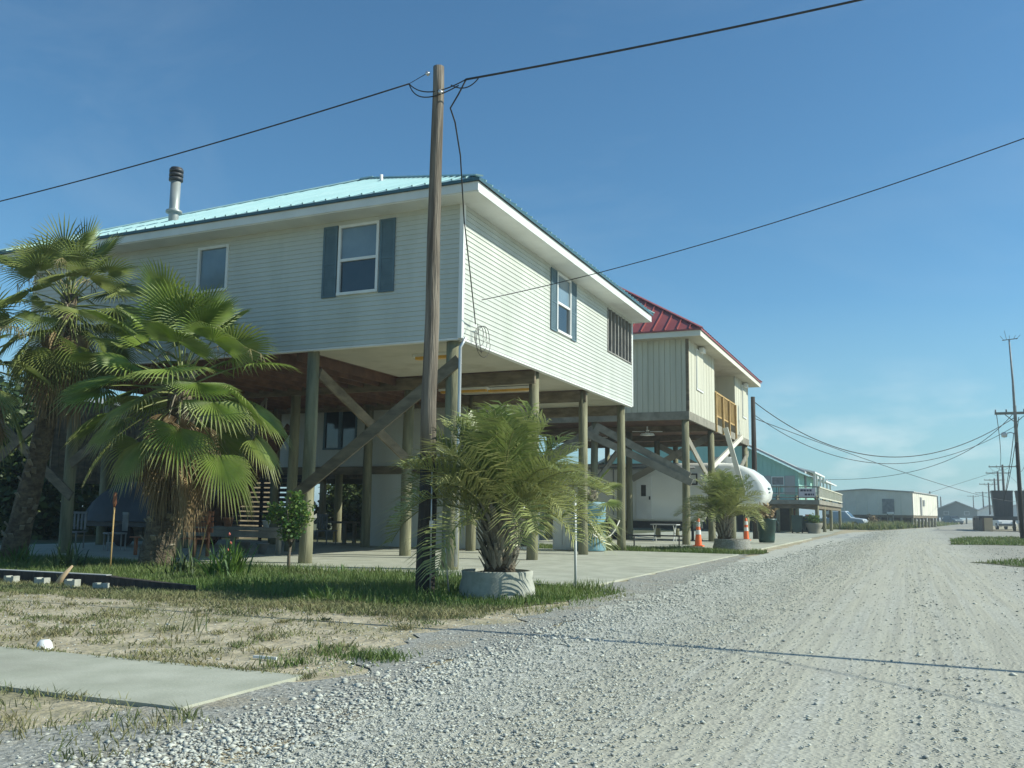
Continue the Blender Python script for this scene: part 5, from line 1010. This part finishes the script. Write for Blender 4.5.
cable(quad3((-6.55, 11.36, 7.40), (-10.74, 11.7, 7.16), (-34, 13.5, 7.6)), .011, 'black cable running left from the near pole above the palms')
b = MB()
b.tube(quad3((-6.55, 11.36, 7.40), (-6.25, 11.25, 7.18), (-5.6, 11.32, 7.28), 14), .009, 5); b.tube(quad3((-6.55, 11.36, 7.40), (-6.1, 11.2, 7.05), (-5.7, 11.3, 7.2), 14), .009, 5); b.tube([(-6.55, 11.36, 7.40), (-6.14, 11.2, 7.43)], .006, 4); b.tube(quad3((-5.4, 11.32, 7.26), (-5.55, 11.3, 7.15), (-5.8, 11.25, 7.2), 10), .009, 5)
tag(b.build('jumper_wires', M['cable'], loc=(-6.04, 11.2, 7.2)), 'loose looping splice wires around the top of the near pole', 'wires')
drop = [(-5.6, 11.32, 7.27), (-5.75, 11.4, 7.12), (-5.93, 11.5, 6.98), (-5.95, 11.7, 6.85), (-6.3, 12.6, 6.72), (-6.9, 14.0, 6.15), (-7.4, 15.3, 5.62), (-7.9, 16.6, 5.05), (-8.0, 16.85, 4.95)]
cable(drop, .012, 'service drop hanging from the near pole to the house corner')
b = MB()
for k in range(3):
    c_ = Vector((-7.98, 17.0+.1*k, 4.72-.04*k)); rr = .16+.05*k; b.tube([c_+Vector((.03*math.sin(a*1.3), math.cos(a)*rr*1.1, math.sin(a)*rr*1.25)) for a in [i*6.283/20 for i in range(21)]], .007, 4)
b.tube([(-7.95, 16.85, 4.95), (-7.95, 16.95, 4.6), (-7.97, 17.1, 4.38)], .007, 4); tag(b.build('cable_coil', M['cable'], loc=(-7.98, 17, 4.7)), 'coiled black wire loops hanging on the corner of the near house', 'wires')
cable(quad3((-8.06, 17.26, 5.54), (-3.6, 15.9, 5.78), (14, 10.4, 9.7)), .008, 'thin cable from the near house side wall rising to the right photo edge')
# second pole, tall right pole
def simple_pole(base, h, r0, name_label, mt=None, arms=(), lean=0, grp=None):
    P = empty('utility_pole', base, name_label, 'utility pole', grp); x, y, z = base; b = MB(); b.tube([(x, y, -.2), (x+lean*.5, y, h*.5), (x+lean, y, h)], [r0, r0*.85, r0*.68], 12); b.build('shaft', mt or M['pole'], P)
    for az, hw in arms:
        b = MB(); b.box((x-hw, y-.09-r0, az-.07), (x+hw, y-r0+.03, az+.07)); a_ = b.build('crossarm', M['greywood'], P)
        for k in (-1, -.45, .45, 1): b = MB(); b.lathe([(.03, 0), (.05, .05), (.03, .1), (.05, .14), (0, .17)], (x+k*hw*.95, y-r0, az+.071), 8); b.build('insulator', M['greybox'], a_)
        b = MB(); b.bar((x-hw*.5, y-r0-.05, az-.08), (x, y-r0, az-.55), .04, .04); b.bar((x+hw*.5, y-r0-.05, az-.08), (x, y-r0, az-.55), .04, .04); b.build('arm_brace', M['greywood'], P)
    return P
simple_pole((-6.9, 46.5, 0), 6.95, .15, 'dark pole standing behind the red-roofed house at the drive', M['poledark'])
TP = simple_pole((5.75, 60, 0), 7.6, .125, 'tall pole with an antenna mast and lamp at the right edge of the photo', M['poledark'], ((7.15, 1.05),))
b = MB(); b.tube([(5.72, 59.8, 5.5), (5.72, 59.8, 9), (5.66, 59.8, 11.4)], [.09, .06, .04], 8); mo = b.build('antenna_mast', M['greybox'], TP)
b = MB(); b.bar((5.3, 59.8, 11.38), (6.1, 59.8, 11.45), .06, .04); 
for dx in (-.3, -.15, 0, .2, .35): b.bar((5.68+dx, 59.8, 11.4), (5.68+dx*1.6, 59.8, 11.65+(.3 if dx == -.15 else 0)), .02, .02)
b.build('antenna', M['greybox'], mo)
b = MB(); b.tube([(5.7, 59.8, 5.95), (5.45, 59.8, 6.05), (5.25, 59.8, 6.0)], .03, 6); ar = b.build('lamp_arm', M['alu'], TP); b = MB(); b.lathe([(.0, .12), (.12, .1), (.17, 0), (.14, -.16), (0, -.2)], (5.12, 59.8, 5.95), 12); b.build('lamp_head', M['white'], ar)
b = MB(); b.tube(sag((5.9, 59.7, 6.9), (5.2, 62, 2.6), .3), .02, 5); b.tube(sag((5.6, 59.7, 6.0), (5.0, 61, 2.2), .2), .02, 5); tag(b.build('slack_wires', M['cable'], loc=(5.8, 59.8, 6)), 'slack wires hanging beside the tall antenna pole', 'wires')
P0 = None
rows = [(11.8, 143, 8.2, 'nearest crossarm pole of the far row, directly left of the tall antenna pole'), (12.9, 165, 8.3, 'second crossarm pole of the far row'), (14.4, 192, 8.2, 'third crossarm pole of the far row'), (15.0, 215, 8.2, 'fourth crossarm pole of the far row'), (16.9, 262, 7.6, 'fifth crossarm pole, left of the row and lower'), (18.5, 330, 8.2, 'smallest crossarm pole at the far end of the row'), (4.3, 235, 6.9, 'lone thin pole just right of the cream building'), (6.7, 270, 6.6, 'left of two close thin poles above the grey gabled house'), (7.6, 275, 6.6, 'right of two close thin poles above the grey gabled house')]
for i, (x, y, h_, lb) in enumerate(rows): simple_pole((x, y, 0), h_+.3, .19, lb, M['poledark'], ((h_, 1.7),) if i < 6 else (), grp='distant utility poles')
b = MB(); b.tube([(8.6, 92, 0), (8.5, 92, 2.6)], .035, 6); tag(b.build('yard_light_post', M['greybox'], loc=(8.6, 92, 0)), 'slim grey yard post in front of the left dark tank', 'post')
b = MB(); b.tube([(6.55, 55, 0), (6.5, 55, 1.9)], .03, 6); tag(b.build('sign_post', M['greybox'], loc=(6.55, 55, 0)), 'bare slim post rising from the right grass strip', 'post')
cable(quad3((-6.9, 46.4, 6.75), (-1.35, 53, 4.35), (5.7, 59.8, 6.9)), .022, 'upper cable sagging across the road from the dark pole to the tall antenna pole')
cable(quad3((-6.9, 46.4, 6.1), (-1.6, 53, 4.0), (5.7, 59.8, 6.4)), .016, 'second cable sagging across the road just below the upper one')
cable(quad3((-6.9, 46.4, 5.9), (-1.0, 60, 4.1), (11.6, 143, 7.9)), .016, 'long cable from the dark pole to the far row of poles')
cable(quad3((5.7, 59.8, 7.2), (.5, 75, 4.6), (-7.2, 86, 4.4)), .018, 'cable from the tall antenna pole down to the aqua house')
cable(quad3((4.8, 60, 7.2), (8.0, 100, 5.9), (10.2, 143, 8.2)), .02, 'left crossarm line running to the far row of poles')
cable(quad3((6.7, 60, 7.2), (10.0, 100, 5.9), (13.4, 143, 8.2)), .02, 'right crossarm line running to the far row of poles')
cable(quad3((11.8, 143, 7.8), (5, 150, 5.6), (.3, 132, 4.0)), .02, 'service line from the far row of poles to the cream building')

# ------------------------------------------------------------------ thin coastal haze
hb = MB(); hb.box((-950, -340, -1.6), (950, 1550, 14.5)); hm_ = bpy.data.materials.new('coastal_haze'); hm_.use_nodes = True; hn = hm_.node_tree.nodes
hn.remove(hn['Principled BSDF']); pv = hn.new('ShaderNodeVolumePrincipled'); pv.inputs['Density'].default_value = .0010; pv.inputs['Color'].default_value = (.80, .92, .97, 1); pv.inputs['Anisotropy'].default_value = .3
hm_.node_tree.links.new(pv.outputs[0], hn['Material Output'].inputs['Volume']); ho = hb.build('haze', hm_); ho['kind'] = 'stuff'
